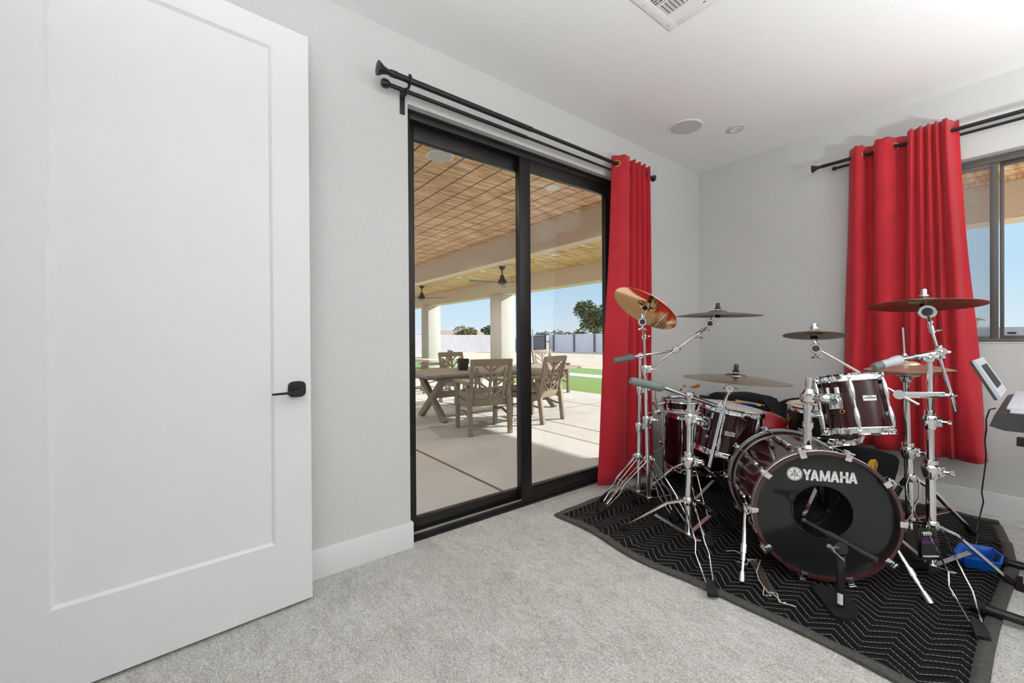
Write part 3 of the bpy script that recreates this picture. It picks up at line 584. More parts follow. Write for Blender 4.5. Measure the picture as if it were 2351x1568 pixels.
# boundary wall
WT = 1.62
mb = MB(); mb.box((-36.0, 22, WT/2-0.1), (0.2, 32, WT+0.2)); struct(mb.build('boundary_wall', 'block'), 'long painted block boundary wall across the yard', 'wall')
mb = MB(); mb.box((-16.85, 30.0, WT/2-0.1), (30.7, 0.2, WT+0.2)); struct(mb.build('boundary_wall', 'block_lifted'), 'painted block boundary wall with dark posts in the right pane', 'wall')
for i, xx in enumerate((-31.4, -28.5, -25.9, -23.6)):
    mb = MB(); mb.box((xx, 29.82, 0.78), (0.14, 0.10, 1.74)); tag(mb.build('wall_post', 'gate'), ['dark steel post of the boundary wall, first from the gate', 'dark steel post of the boundary wall, second from the gate', 'dark steel post of the boundary wall, third from the gate', 'dark steel post of the boundary wall nearest the tall tree'][i], 'post', 'dark posts along the boundary wall')
g_ = thing('yard_gate', 'grey steel gate in the boundary wall beside the door stile', 'gate', (-33.6, 29.0, -0.1))
mb = MB(); mb.box((-33.7, 29.2, 0.78), (3.6, 0.06, 1.5)); mb.build('gate_panel', 'gate', g_)
mb = MB()
for xx in (-35.5, -31.95): mb.box((xx, 29.18, 0.80), (0.12, 0.12, 1.7))
mb.box((-33.7, 29.16, 0.05), (3.6, 0.05, 0.08)); mb.box((-33.7, 29.16, 1.5), (3.6, 0.05, 0.08)); mb.build('gate_frame', 'fan', g_)
mb = MB(); mb.cyl((-31.7, 27.2, -0.1), (-31.7, 27.2, 2.2), 0.09, 0.07); tag(mb.build('post', 'stucco_light'), 'tall pale wooden post standing before the grey gate', 'post')
# wall opposite the window
mb = MB(); mb.box((8.0, 19.0, 0.62), (22, 0.2, 1.55)); struct(mb.build('boundary_wall', 'block'), 'low block wall seen through the window', 'wall')
mb = MB(); mb.box((-0.62, 18.88, 1.22), (0.16, 0.03, 0.05)); tag(mb.build('wall_vent', 'ink'), 'small dark slot in the low block wall outside the window', 'vent')
def tree(name, lb, x, y, h, r, m, seed, trunk=True, zc=0.62, n=900, leaf=0.16, cat='tree', fl=0.75):
    rnd = random.Random(seed); t = thing(name, lb, cat, (x, y, -0.1))
    if trunk:
        mb = MB(); mb.tube([(x, y, -0.1), (x+0.1, y, h*0.3), (x-0.1, y+0.1, h*0.6)], [0.16*h/4, 0.11*h/4, 0.05*h/4], 8)
        for q in range(5): a = q*1.26; mb.tube([(x, y, h*0.3), (x+r*0.5*math.cos(a), y+r*0.5*math.sin(a), h*0.62)], [0.07*h/4, 0.02*h/4], 6)
        mb.build('trunk', 'bark', t)
    mb = MB(); blobs = [(V3((x+rnd.uniform(-.55, .55)*r, y+rnd.uniform(-.55, .55)*r, h*zc+rnd.uniform(-.8, .9)*h*0.3)), r*rnd.uniform(.35, .6)) for _ in range(9)]
    for _ in range(n):
        c, br = rnd.choice(blobs); d = V3((rnd.gauss(0, 1), rnd.gauss(0, 1), rnd.gauss(0, 1))).normalized(); p = c+V3((d.x*br, d.y*br, d.z*br*fl))*rnd.uniform(.6, 1.05)
        s_ = leaf*rnd.uniform(.6, 1.4); R = rot_to((rnd.gauss(0, 1), rnd.gauss(0, 1), rnd.gauss(0, 1))); X = Matrix.Translation(p) @ R
        mb.raw([X @ V3(q) for q in ((-s_, 0, 0), (0, -s_*0.45, 0.02), (s_, 0, 0), (0, s_*0.45, 0.02))], [(0, 1, 2, 3)])
    mb.build('foliage', m, t, 180); return t
tree('tree', 'tall green tree rising behind the boundary wall beside the red curtain', -29.4, 34, 5.0, 2.4, 'leaf', 3, n=3200, leaf=0.17)
tree('bush', 'olive scrub above the boundary wall between the gate and the tall tree, nearer the gate', -33.4, 33.0, 1.95, 1.4, 'leafdry', 4, True, 0.62, 900, 0.14, 'bush')
tree('bush', 'green scrub above the grey gate', -37.2, 33.6, 2.0, 1.1, 'leaf', 14, True, 0.62, 600, 0.14, 'bush')
tree('bush', 'olive scrub right beside the foot of the tall tree', -29.5, 31.3, 1.9, 0.95, 'leafdry', 24, True, 0.6, 800, 0.14, 'bush')
tree('bush', 'round olive bush behind the wall between the two patio columns', -47.8, 29.3, 2.7, 1.7, 'leafdry', 5, n=1300, leaf=0.17, cat='bush')
tree('tree', 'green tree touching the left side of the wide column', -46.0, 31.9, 3.4, 1.3, 'leaf', 6, n=900, leaf=0.16)
tree('tree', 'green tree at the far left edge beyond the boundary wall', -55.0, 18.5, 3.4, 2.0, 'leaf', 8, n=900, leaf=0.2)
def house(x, y, w, d, h, lb):
    t = thing('house', lb, 'house', (x, y, -0.1)); MB().box((x, y, h/2-0.1), (w, d, h)).build('wall', 'stucco', t)
    MB().raw([(x-w/2-.4, y-d/2-.4, h-.1), (x+w/2+.4, y-d/2-.4, h-.1), (x+w/2+.4, y+d/2+.4, h-.1), (x-w/2-.4, y+d/2+.4, h-.1), (x-w*.1, y-d*.25, h+0.9), (x+w*.1, y+d*.25, h+0.9)], [(0, 1, 4), (1, 2, 5, 4), (2, 3, 5), (3, 0, 4, 5), (0, 3, 2, 1)]).build('roof', 'roof', t, 20)
house(-68, 39, 10, 12, 2.0, 'low tan roofed house behind the wall, right of the round olive bush')
house(-68, 28, 8, 6, 1.6, 'low tan roofed house behind the wall at the left column')
house(-7.0, 42, 8, 6, 2.4, 'distant low tan house seen through the window')
mb = MB(); mb.tube([(-41, 28.9, -0.1), (-41, 28.9, 3.1)], 0.10, 8); tag(mb.build('cactus', 'bark'), 'slender dark cactus column behind the boundary wall', 'cactus')
# ---------------------------------------------------------------- moving blanket under the drums
def outline_y0(x): return 1.795 + 0.045*math.sin((x+1.9)*7.0)*math.exp(-((x+1.35)/0.5)**2) + 0.012*math.sin(x*9)
def outline_y1(x): return 3.80 - 0.02*math.sin(x*4) - (0.42*max(0, (-1.25-x)/0.65))
def outline_x1(y): return -0.095 + 0.022*math.sin(y*2.2) - 0.10*max(0, (y-3.1))/0.7
def outline_x0(y): return -1.905 + 0.015*math.sin(y*5)
def bl_z(u, v, x, y):
    z = 0.010 + 0.003*math.sin(x*23+y*7)*math.sin(y*19-x*5)
    z += 0.018*math.exp(-((x+1.62)/0.16)**2-((y-1.86)/0.08)**2)*(0.6+0.4*math.sin(x*60+y*30))
    z += 0.020*math.exp(-((x+1.36)/0.10)**2-((y-1.86)/0.07)**2)*(0.6+0.4*math.sin(x*45))
    z += 0.022*math.exp(-((x+0.12)/0.10)**2)*max(0, math.sin((y-2.9)*16))*math.exp(-((y-3.25)/0.28)**2)
    return max(0.006, z)
mb = MB(); NU, NV = 120, 130; vs = []; fs = []
for j in range(NV+1):
    for i in range(NU+1):
        u, v = i/NU, j/NV; x = -1.9+1.8*u
        y = outline_y0(x)*(1-v) + outline_y1(x)*v; x = outline_x0(y)*(1-u) + outline_x1(y)*u; y = outline_y0(x)*(1-v) + outline_y1(x)*v
        vs.append((x, y, bl_z(u, v, x, y)))
for j in range(NV):
    for i in range(NU): q = j*(NU+1)+i; fs.append((q, q+1, q+NU+2, q+NU+1))
edge = [vs[i] for i in range(NU+1)] + [vs[j*(NU+1)+NU] for j in range(1, NV+1)] + [vs[NV*(NU+1)+i] for i in range(NU-1, -1, -1)] + [vs[j*(NU+1)] for j in range(NV-1, 0, -1)]
k0 = len(vs); n = len(edge); vs += [(x, y, 0.002) for x, y, z in edge]
idx = list(range(NU+1)) + [j*(NU+1)+NU for j in range(1, NV+1)] + [NV*(NU+1)+i for i in range(NU-1, -1, -1)] + [j*(NU+1) for j in range(NV-1, 0, -1)]
for q in range(n): fs.append((idx[q], k0+q, k0+(q+1) % n, idx[(q+1) % n]))
mb.raw(vs, fs); bl = tag(mb.build('moving_blanket', 'blanket', None, 80), 'black quilted moving blanket with zigzag stitching spread under the drum kit', 'blanket')
mb = MB(); cx_, cy_ = -1.0, 2.8; vs = []; fs = []
for x, y, z in edge:
    d = V3((cx_-x, cy_-y, 0)); ax = abs(d.x)/0.9; ay = abs(d.y)/1.0
    inn = V3((math.copysign(1, d.x) if ax >= ay else 0, math.copysign(1, d.y) if ay > ax else 0, 0))
    vs += [(x-inn.x*0.006, y-inn.y*0.006, 0.003), (x-inn.x*0.006, y-inn.y*0.006, z+0.003), (x+inn.x*0.012, y+inn.y*0.012, z+0.007), (x+inn.x*0.036, y+inn.y*0.036, z+0.005), (x+inn.x*0.038, y+inn.y*0.038, z-0.002)]
n = len(edge)
for q in range(n):
    for w in range(4): fs.append((q*5+w, q*5+w+1, ((q+1) % n)*5+w+1, ((q+1) % n)*5+w))
mb.raw(vs, fs); b_ = mb.build('edge_binding', 'binding', bl, 70); b_['label'] = 'grey cloth edge binding'
BZ = 0.012   # top of the blanket

# ---------------------------------------------------------------- drums
def ring_hoop(mb, R, z, h, t=0.006, X=None, n=56):
    mb.lathe([(R, z), (R+t, z), (R+t, z+h), (R, z+h)], (0, 0, 0), (0, 0, 1), n, True)
def tom(name, label, M4, R, H, nl, group=None, batter='headwhite', badge=None, base_z=None, cat='drum', hoop_h=0.034, legs=None, shell='maroon', hardware='chrome', reso=True):
    """local z up the drum, origin at bottom of shell"""
    o = M4 @ V3((0, 0, 0)); r = thing(name, label, cat, (o.x, o.y, base_z if base_z is not None else o.z), group)
    m = MB(M4); m.lathe([(R-0.008, 0), (R, 0), (R, H), (R-0.008, H)], (0, 0, 0), (0, 0, 1), 56, True); m.build('shell', shell, r)
    for z0 in (H-hoop_h*0.35, -hoop_h*0.65):
        m = MB(M4); m.lathe([(R+0.004, z0), (R+0.007, z0), (R+0.009, z0+0.004), (R+0.007, z0+hoop_h*0.35), (R+0.007, z0+hoop_h*0.8), (R+0.013, z0+hoop_h), (R+0.011, z0+hoop_h+0.002), (R+0.004, z0+hoop_h)] if z0 > 0 else
                        [(R+0.004, z0), (R+0.011, z0-0.002), (R+0.013, z0), (R+0.007, z0+hoop_h*0.2), (R+0.007, z0+hoop_h*0.65), (R+0.009, z0+hoop_h-0.004), (R+0.007, z0+hoop_h), (R+0.004, z0+hoop_h)], (0, 0, 0), (0, 0, 1), 56, True); m.build('hoop', 'chrome', r)
    m = MB(M4); m.lathe([(0, H+0.004), (R-0.012, H+0.004), (R+0.004, H-0.004)], (0, 0, 0), (0, 0, 1), 56); m.build('drum_head', batter, r)
    if reso: m = MB(M4); m.lathe([(0, -0.004), (R-0.012, -0.004), (R+0.004, 0.004)], (0, 0, 0), (0, 0, 1), 56); m.build('drum_head', 'clearhead', r)
    for q in range(nl):
        a = 2*PI*(q+0.5)/nl; c, s = math.cos(a), math.sin(a); T = M4 @ Matrix.Rotation(a, 4, 'Z')
        m = MB(T)
        if H > 0.2:
            for zc in (0.055, H-0.055):
                m.lathe([(0, -0.045), (0.007, -0.045), (0.011, -0.02), (0.012, 0.0), (0.011, 0.02), (0.007, 0.045), (0, 0.045)], (R+0.013, 0, zc), (0, 0, 1), 10); m.box((R+0.006, 0, zc), (0.014, 0.014, 0.05), None, 0.003)
            m.cyl((R+0.012, 0, 0.06), (R+0.012, 0, H-0.06), 0.006, None, 8)
        else:
            m.lathe([(0, -0.03), (0.007, -0.03), (0.010, 0), (0.007, 0.03), (0, 0.03)], (R+0.013, 0, H/2), (0, 0, 1), 10); m.box((R+0.006, 0, H/2), (0.014, 0.014, 0.03), None, 0.003)
        m.build('lug', hardware, r)
        m = MB(T); m.cyl((R+0.014, 0, H-0.02), (R+0.014, 0, H+hoop_h*0.62), 0.0032, None, 8); m.box((R+0.012, 0, H+0.006), (0.014, 0.016, 0.012), None, 0.003); m.cyl((R+0.014, 0, H+0.010), (R+0.014, 0, H+0.022), 0.0055, None, 6); m.build('tension_rod', 'chrome', r)
        m = MB(T); m.cyl((R+0.014, 0, -hoop_h*0.62), (R+0.014, 0, 0.02), 0.0032, None, 8); m.box((R+0.012, 0, -0.006), (0.014, 0.016, 0.012), None, 0.003); m.build('tension_rod', 'chrome', r)
    if badge is not None:
        T = M4 @ Matrix.Rotation(badge, 4, 'Z') @ Matrix.Translation((R+0.0015, 0, H*0.58)) @ Matrix.Rotation(PI/2, 4, 'Y') @ Matrix.Rotation(PI/2, 4, 'Z')
        b = MB(T).prism([(-0.029, -0.013), (0.029, -0.013), (0.029, 0.013), (-0.029, 0.013)], 0.002).build('badge', 'white', r); b['label'] = 'small white rectangular badge'
        m = MB(T)
        for z_, h_ in ((0.0, 0.0045),): m.box((0, z_, 0.0024), (0.050, h_, 0.0006))
        for q in range(6): m.box((-0.010+q*0.004, 0.008, 0.0024), (0.0028, 0.0036, 0.0006))
        m.build('badge_print', 'ink', b)
    return r
def frame_up(o, up, roll=0.0):
    return Matrix.Translation(V3(o)) @ rot_to(up) @ Matrix.Rotation(roll, 4, 'Z')

# bass drum ---------------------------------------------------------------
BC = V3((-0.606, 2.245, 0.313)); az, el = math.radians(-54), math.radians(1)
BN = V3((math.cos(el)*math.cos(az), math.cos(el)*math.sin(az), math.sin(el))); BA = (-BN).cross(V3((0, 0, 1))).normalized(); BB = BN.cross(BA)
BM = Matrix(((BA.x, BB.x, BN.x, BC.x), (BA.y, BB.y, BN.y, BC.y), (BA.z, BB.z, BN.z, BC.z), (0, 0, 0, 1)))   # local: x right, y up, z out of the front face
bd = thing('bass_drum', 'large dark cherry bass drum with a black front head, port hole and white lettering', 'drum', (BC.x, BC.y, BZ), None)
R, DEP = 0.274, 0.55
MB(BM).lathe([(R, -0.045), (R, -DEP+0.045)], (0, 0, 0), (0, 0, 1), 88).lathe([(R-0.01, -DEP+0.045), (R-0.01, -0.045)], (0, 0, 0), (0, 0, 1), 88).build('shell', 'maroon', bd)
i_ = MB(BM).lathe([(R-0.011, -DEP+0.05), (R-0.011, -0.03)], (0, 0, 0), (0, 0, 1), 72).build('shell_interior', 'inner', bd)
for z0, z1 in ((-0.045, 0.0), (-DEP, -DEP+0.045)):
    MB(BM).lathe([(R+0.002, z0), (R+0.015, z0), (R+0.017, z0+0.003), (R+0.017, z1-0.003), (R+0.015, z1), (R+0.002, z1)], (0, 0, 0), (0, 0, 1), 88, True).build('wood_hoop', 'hoopwood', bd)
    zf = z0-0.0012 if z0 > -0.3 else z1+0.0012
    MB(BM).lathe([(R+0.009, zf-0.001), (R+0.0172, zf-0.001), (R+0.0172, zf+0.001), (R+0.009, zf+0.001)], (0, 0, 0), (0, 0, 1), 88, True).build('hoop_trim', 'steel', bd)
    MB(BM).lathe([(R+0.0165, (z0+z1)/2-0.010), (R+0.0185, (z0+z1)/2-0.009), (R+0.0185, (z0+z1)/2+0.009), (R+0.0165, (z0+z1)/2+0.010)], (0, 0, 0), (0, 0, 1), 88, True).build('hoop_inlay', 'steel', bd)
hc = V3((-0.006, 0.012)); HR = 0.121; m = MB(BM); vs = []; fs = []; n = 96
for q in range(n):
    a = 2*PI*q/n; d = V3((math.cos(a), math.sin(a))); vs.append((hc.x+HR*d.x, hc.y+HR*d.y, -0.024))
    bq = hc.dot(d); t = -bq + math.sqrt(bq*bq - hc.dot(hc) + (R+0.003)**2); p = hc+d*t
    vs.append((hc.x+d.x*(HR+t)*0.5, hc.y+d.y*(HR+t)*0.5, -0.0235)); vs.append((p.x, p.y, -0.026))
for q in range(n):
    j = (q+1) % n; fs += [(q*3, q*3+1, j*3+1, j*3), (q*3+1, q*3+2, j*3+2, j*3+1)]
m.raw(vs, fs); fh = m.build('front_head', 'headblack', bd); fh['label'] = 'gloss black front head with a port hole'
MB(BM @ Matrix.Translation((hc.x, hc.y, 0))).torus((0, 0, -0.024), (0, 0, 1), HR, 0.0035, 64, 6).build('port_ring', 'blackplastic', fh)
MB(BM).lathe([(0, -DEP+0.026), (R+0.002, -DEP+0.026)], (0, 0, 0), (0, 0, 1), 72).build('batter_head', 'clearhead', bd)
MB(BM).prism([(-0.11, -0.02), (-0.04, 0.10), (0.015, 0.11), (0.005, 0.05), (-0.05, -0.015)], 0.03, Matrix.Translation((0, 0, -DEP+0.05))).prism([(-0.13, -0.02), (0.10, -0.03), (0.10, -0.045), (-0.13, -0.04)], 0.03, Matrix.Translation((0, 0, -DEP+0.05))).build('muffling_pad', 'greyrubber', bd)
# lettering, front head: six bold letters and a round emblem
LZ = -0.0228
m = MB(BM)
def stroke(x0, y0, x1, y1, w): m.prism([(x0-w/2, y0), (x0+w/2, y0), (x1+w/2, y1), (x1-w/2, y1)], 0.0008, Matrix.Translation((0, 0, LZ)))
def rect(x0, y0, x1, y1): m.prism([(x0, y0), (x1, y0), (x1, y1), (x0, y1)], 0.0008, Matrix.Translation((0, 0, LZ)))
y0, y1 = 0.1515, 0.2005; hh = y1-y0; sw = 0.0105; x = -0.0775; LWd = 0.0345
def let_A(x):
    w = LWd; stroke(x+sw/2, y0, x+w/2, y1, sw); stroke(x+w-sw/2, y0, x+w/2, y1, sw); rect(x+w*0.27, y0+hh*0.20, x+w*0.73, y0+hh*0.36)
def let_Y(x):
    w = LWd*0.98; stroke(x+w/2, y0+hh*0.42, x+sw/2, y1, sw); stroke(x+w/2, y0+hh*0.42, x+w-sw/2, y1, sw); rect(x+w/2-sw/2, y0, x+w/2+sw/2, y0+hh*0.48)
def let_M(x):
    w = LWd*1.16; rect(x, y0, x+sw*0.82, y1); rect(x+w-sw*0.82, y0, x+w, y1); stroke(x+w/2, y0+hh*0.02, x+sw*0.6, y1, sw*0.85); stroke(x+w/2, y0+hh*0.02, x+w-sw*0.6, y1, sw*0.85)
def let_H(x):
    w = LWd*0.93; rect(x, y0, x+sw*0.95, y1); rect(x+w-sw*0.95, y0, x+w, y1); rect(x, y0+hh*0.42, x+w, y0+hh*0.60)
let_Y(x-0.003); let_A(x+0.0265); let_M(x+0.0635); let_A(x+0.1045); let_H(x+0.1415); let_A(x+0.1730)
w_ = m.build('lettering', 'white', fh, 20, True); w_['label'] = 'white bold block lettering on the front head'
ex, ey, er = -0.1135, 0.1765, 0.0315; EM = BM @ Matrix.Translation((ex, ey, LZ))
m = MB(EM); circ = lambda r, n=48: [(r*math.cos(2*PI*q/n), r*math.sin(2*PI*q/n)) for q in range(n)]
m.prism(circ(er), 0.0006); em = m.build('emblem', 'white', fh, 20, True); em['label'] = 'round white emblem of three crossed forks in a ring'
m = MB(EM @ Matrix.Translation((0, 0, 0.0006))); m.lathe([(er*0.88, 0), (er*0.95, 0), (er*0.95, 0.0004), (er*0.88, 0.0004)], (0, 0, 0), (0, 0, 1), 48, True)
for q in range(6):
    a = PI/2+q*PI/3; d = V3((math.cos(a), math.sin(a))); w = V3((-d.y, d.x)); r0, r1 = er*0.06, er*0.74
    m.prism([tuple((d*r0+w*er*0.035).xy), tuple((d*r0-w*er*0.035).xy), tuple((d*r1-w*er*0.03).xy), tuple((d*r1+w*er*0.03).xy)], 0.0004)
    if q % 2 == 0:
        for sg in (-1, 1): m.prism([tuple((d*er*0.30+w*er*0.10*sg).xy), tuple((d*er*0.30+w*er*0.15*sg).xy), tuple((d*er*0.62+w*er*0.13*sg).xy), tuple((d*er*0.62+w*er*0.08*sg).xy)], 0.0004)
        m.prism([tuple((d*er*0.26+w*er*0.15).xy), tuple((d*er*0.26-w*er*0.15).xy), tuple((d*er*0.34-w*er*0.12).xy), tuple((d*er*0.34+w*er*0.12).xy)], 0.0004)
    else:
        m.prism([tuple((d*er*0.62+w*er*0.06).xy), tuple((d*er*0.62-w*er*0.06).xy), tuple((d*er*0.80).xy)], 0.0004)
m.build('emblem_mark', 'ink', em, 20, True)
# claws, tension rods, lugs
for side, zc, sg in (('front', 0.0, 1), ('rear', -DEP, -1)):
    for q in range(10):
        a = math.radians(36*q); T = BM @ Matrix.Rotation(a, 4, 'Z')
        m = MB(T); m.box((R+0.0215, 0, zc-sg*0.018), (0.006, 0.026, 0.044), None, 0.002); m.box((R+0.010, 0, zc+sg*0.004), (0.030, 0.026, 0.006), None, 0.002)
        m.box((R+0.030, 0, zc-sg*0.030), (0.018, 0.018, 0.024), None, 0.004); cl = m.build('claw_hook', 'chrome', bd)
        zl = zc-sg*0.20; m = MB(T); m.cyl((R+0.030, 0, zc+sg*0.002), (R+0.016, 0, zl), 0.0034, None, 8); m.box((R+0.032, 0, zc+sg*0.010), (0.008, 0.030, 0.008), None, 0.003); m.build('tension_rod', 'chrome', cl)
        m = MB(T); m.lathe([(0, -0.055), (0.008, -0.055), (0.0125, -0.02), (0.013, 0.01), (0.009, 0.05), (0, 0.055)], (R+0.013, 0, zl-sg*0.02), (0, 0, sg), 12); m.box((R+0.004, 0, zl-sg*0.02), (0.012, 0.016, 0.05), None, 0.003); m.build('lug', 'chrome', bd)
# spurs
def spur(p0, p1, lbl):
    p0, p1 = V3(p0), V3(p1); d = (p1-p0).normalized(); m = MB(); m.cyl(p0-d*0.03, p0+(p1-p0)*0.72, 0.0105); m.cyl(p0+(p1-p0)*0.50, p0+(p1-p0)*0.62, 0.0145); m.cyl(p0+(p1-p0)*0.72, p0+(p1-p0)*0.98, 0.0075)
    sp_ = m.build('spur', 'chrome', bd); MB().lathe([(0, 0), (0.010, 0), (0.013, -0.03), (0.012, -0.045), (0, -0.048)], p1-d*0.048+V3((0, 0, 0.0)), -d, 14).build('spur_tip', 'steel', sp_)
    m = MB(); m.box(p0, (0.045, 0.03, 0.055), Matrix.Rotation(az, 4, 'Z'), 0.006); m.cyl(p0-V3(BN)*0.03, p0+V3(BN)*0.035, 0.013); m.ball(p0+V3(BN)*0.045, 0.012, (1, 1, 0.6)); m.build('spur_bracket', 'chrome', sp_)
spur((-0.9128, 2.1704, 0.2659), (-0.8419, 1.9549, 0.0140), 'l')
spur((-0.4460, 2.5096, 0.2109), (-0.2913, 2.4031, 0.0140), 'r')

# rack tom on the bass drum post -----------------------------------------
up = V3((-0.1925, 0.1208, 0.9738))
RTc = V3((-0.5851, 2.5552, 0.7853))
RT = frame_up(RTc - up*0.118, up, 0.35)
rt = tom('rack_tom', 'dark cherry rack tom mounted above the bass drum', RT, 0.134, 0.236, 6, None, 'headwhite', None, None)
# badge and leather tag facing the camera
bdir = (V3((0, 0, 1.116)) - RTc); 
def face_angle(M4, px_point):
    l = M4.inverted() @ V3(px_point); return math.atan2(l.y, l.x)
def add_badge(r, M4, R_, H_, ang, zf):
    T = M4 @ Matrix.Rotation(ang, 4, 'Z') @ Matrix.Translation((R_+0.0005, 0, H_*zf)) @ Matrix.Rotation(PI/2, 4, 'Y') @ Matrix.Rotation(PI/2, 4, 'Z')
    b = MB(T).prism([(-0.027, -0.012), (0.027, -0.012), (0.027, 0.012), (-0.027, 0.012)], 0.0045).build('badge', 'white', r); b['label'] = 'small white rectangular badge'
    m = MB(T); m.box((0, 0, 0.0048), (0.046, 0.004, 0.0006)); [m.box((-0.009+q*0.0036, 0.0075, 0.0048), (0.0026, 0.0032, 0.0006)) for q in range(6)]; m.build('badge_print', 'ink', b)
add_badge(rt, RT, 0.134, 0.236, face_angle(RT, (-0.4951, 2.4595, 0.8239)), 0.60)
# post, clamp and arm (part of the bass drum)
pb = V3((-0.7150, 2.3700, 0.5761)); pt = V3((-0.7084, 2.3810, 0.9240))
m = MB(); m.cyl(pb, pb.lerp(pt, 0.62), 0.0185); m.cyl(pb.lerp(pt, 0.55), pt, 0.014); m.cyl(pb.lerp(pt, 0.30), pb.lerp(pt, 0.37), 0.024); m.cyl(pb.lerp(pt, 0.56), pb.lerp(pt, 0.62), 0.024); m.cyl(pb.lerp(pt, 0.88), pb.lerp(pt, 0.93), 0.017)
post = m.build('tom_post', 'chrome', bd)
m = MB(); m.lathe([(0, 0), (0.05, 0), (0.036, 0.02), (0.024, 0.055), (0, 0.06)], pb-V3((0, 0, 0.035)), (0, 0, 1), 20); m.box(pb-V3((0, 0, 0.028)), (0.085, 0.12, 0.022), Matrix.Rotation(az, 4, 'Z'), 0.008); m.build('post_base', 'chrome', bd)
cl = pb.lerp(pt, 0.72); arm = V3((-0.6333, 2.3302, 0.8328))
m = MB(); m.lathe([(0, -0.026), (0.030, -0.026), (0.037, -0.014), (0.037, 0.016), (0.030, 0.022), (0.020, 0.040), (0, 0.044)], cl, (0, 0, 1), 24); m.cyl(cl, arm, 0.014); m.ball(arm, 0.025); m.build('tom_clamp', 'chrome', post)
m = MB(); m.ball(pb.lerp(pt, 0.48)+V3((0.03, 0, 0)), 0.012, (2.2, 0.7, 0.6)); m.cyl(pb.lerp(pt, 0.47), pb.lerp(pt, 0.47)+V3((0.04, 0.0, 0)), 0.008); m.build('wing_bolt', 'steel', post)
ang = face_angle(RT, arm); T = RT @ Matrix.Rotation(ang, 4, 'Z')
m = MB(T); m.box((0.142, 0, 0.135), (0.014, 0.06, 0.075), None, 0.012); m.cyl((0.142, 0, 0.135), (0.165, 0, 0.135), 0.019); m.cyl((0.152, -0.018, 0.17), (0.152, -0.018, 0.20), 0.008); m.cyl((0.152, 0.02, 0.17), (0.152, 0.02, 0.198), 0.010); m.build('mount_bracket', 'chrome', rt)
T = RT @ Matrix.Rotation(ang+0.12, 4, 'Z'); MB(T).torus((0.136, 0, 0.085), (1, 0, 0), 0.008, 0.003, 20, 6).build('vent_grommet', 'brass', rt)
# floor tom, mid tom, shallow drum on the floor tom ----------------------
L1 = V3((-1.6621, 3.0727, 0.3669)); L1M = frame_up((L1.x, L1.y, 0.155), (0.03, -0.02, 1), 0.3)
ft = tom('floor_tom', 'tall dark cherry floor tom at the left of the kit, standing on chrome legs', L1M, 0.225, 0.38, 8, None, 'headwhite', None, BZ)
for a in (0.6, 2.7, 4.8):
    T = L1M @ Matrix.Rotation(a, 4, 'Z'); p = T @ V3((0.244, 0, 0.16)); q = V3((p.x, p.y, BZ))
    m = MB(); m.tube([p+V3((0, 0, 0.22)), p-V3((0, 0, 0.12)), V3((p.x*1.0, p.y, 0.07)), q+V3((0, 0, 0.03))], 0.0055, 8); lg = m.build('leg', 'chrome', ft)
    MB().lathe([(0, 0), (0.016, 0), (0.014, 0.03), (0.009, 0.045), (0, 0.045)], q, (0, 0, 1), 12).build('rubber_foot', 'rubber', lg)
    m = MB(); m.box(p, (0.03, 0.03, 0.05), None, 0.006); m.ball(p+(p-V3((L1.x, L1.y, p.z))).normalized()*0.025, 0.012); m.build('leg_bracket', 'chrome', lg)
sh = tom('shallow_drum', 'shallow dark cherry drum with a clear head lying on the floor tom', frame_up((-1.7239, 2.9947, 0.583), (0.01, -0.01, 1)), 0.135, 0.056, 6, None, 'clearhead', None, None, 'drum', 0.02, None, 'maroon', 'chrome', False)
L2 = V3((-1.2532, 2.7200, 0.5311)); u2 = V3((0.1308, 0.0820, 0.9880)); L2M = frame_up(L2-u2*0.127, u2, 0.2)
mt = tom('rack_tom', 'dark cherry rack tom left of the bass drum, in front of the floor tom', L2M, 0.181, 0.258, 6)
add_badge(mt, L2M, 0.181, 0.258, face_angle(L2M, (-1.1509, 2.5422, 0.5858)), 0.52)
ang = face_angle(L2M, (-1.3291, 2.4271, 0.6362)); T = L2M @ Matrix.Rotation(ang, 4, 'Z') @ Matrix.Translation((0.016, 0, 0.012))
m = MB(T); m.box((0.172, 0, 0.15), (0.014, 0.06, 0.08), None, 0.012); m.lathe([(0, 0), (0.028, 0), (0.03, 0.02), (0.022, 0.05), (0, 0.055)], (0.172, 0, 0.15), (1, 0, 0), 20); m.cyl((0.2, 0, 0.15), (0.245, 0, 0.15), 0.011); m.cyl((0.17, 0.03, 0.19), (0.17, 0.03, 0.225), 0.008); m.build('mount_bracket', 'chrome', mt)
MB(T).torus((0.167, 0.01, 0.07), (1, 0, 0), 0.008, 0.003, 20, 6).build('vent_grommet', 'chrome', mt)
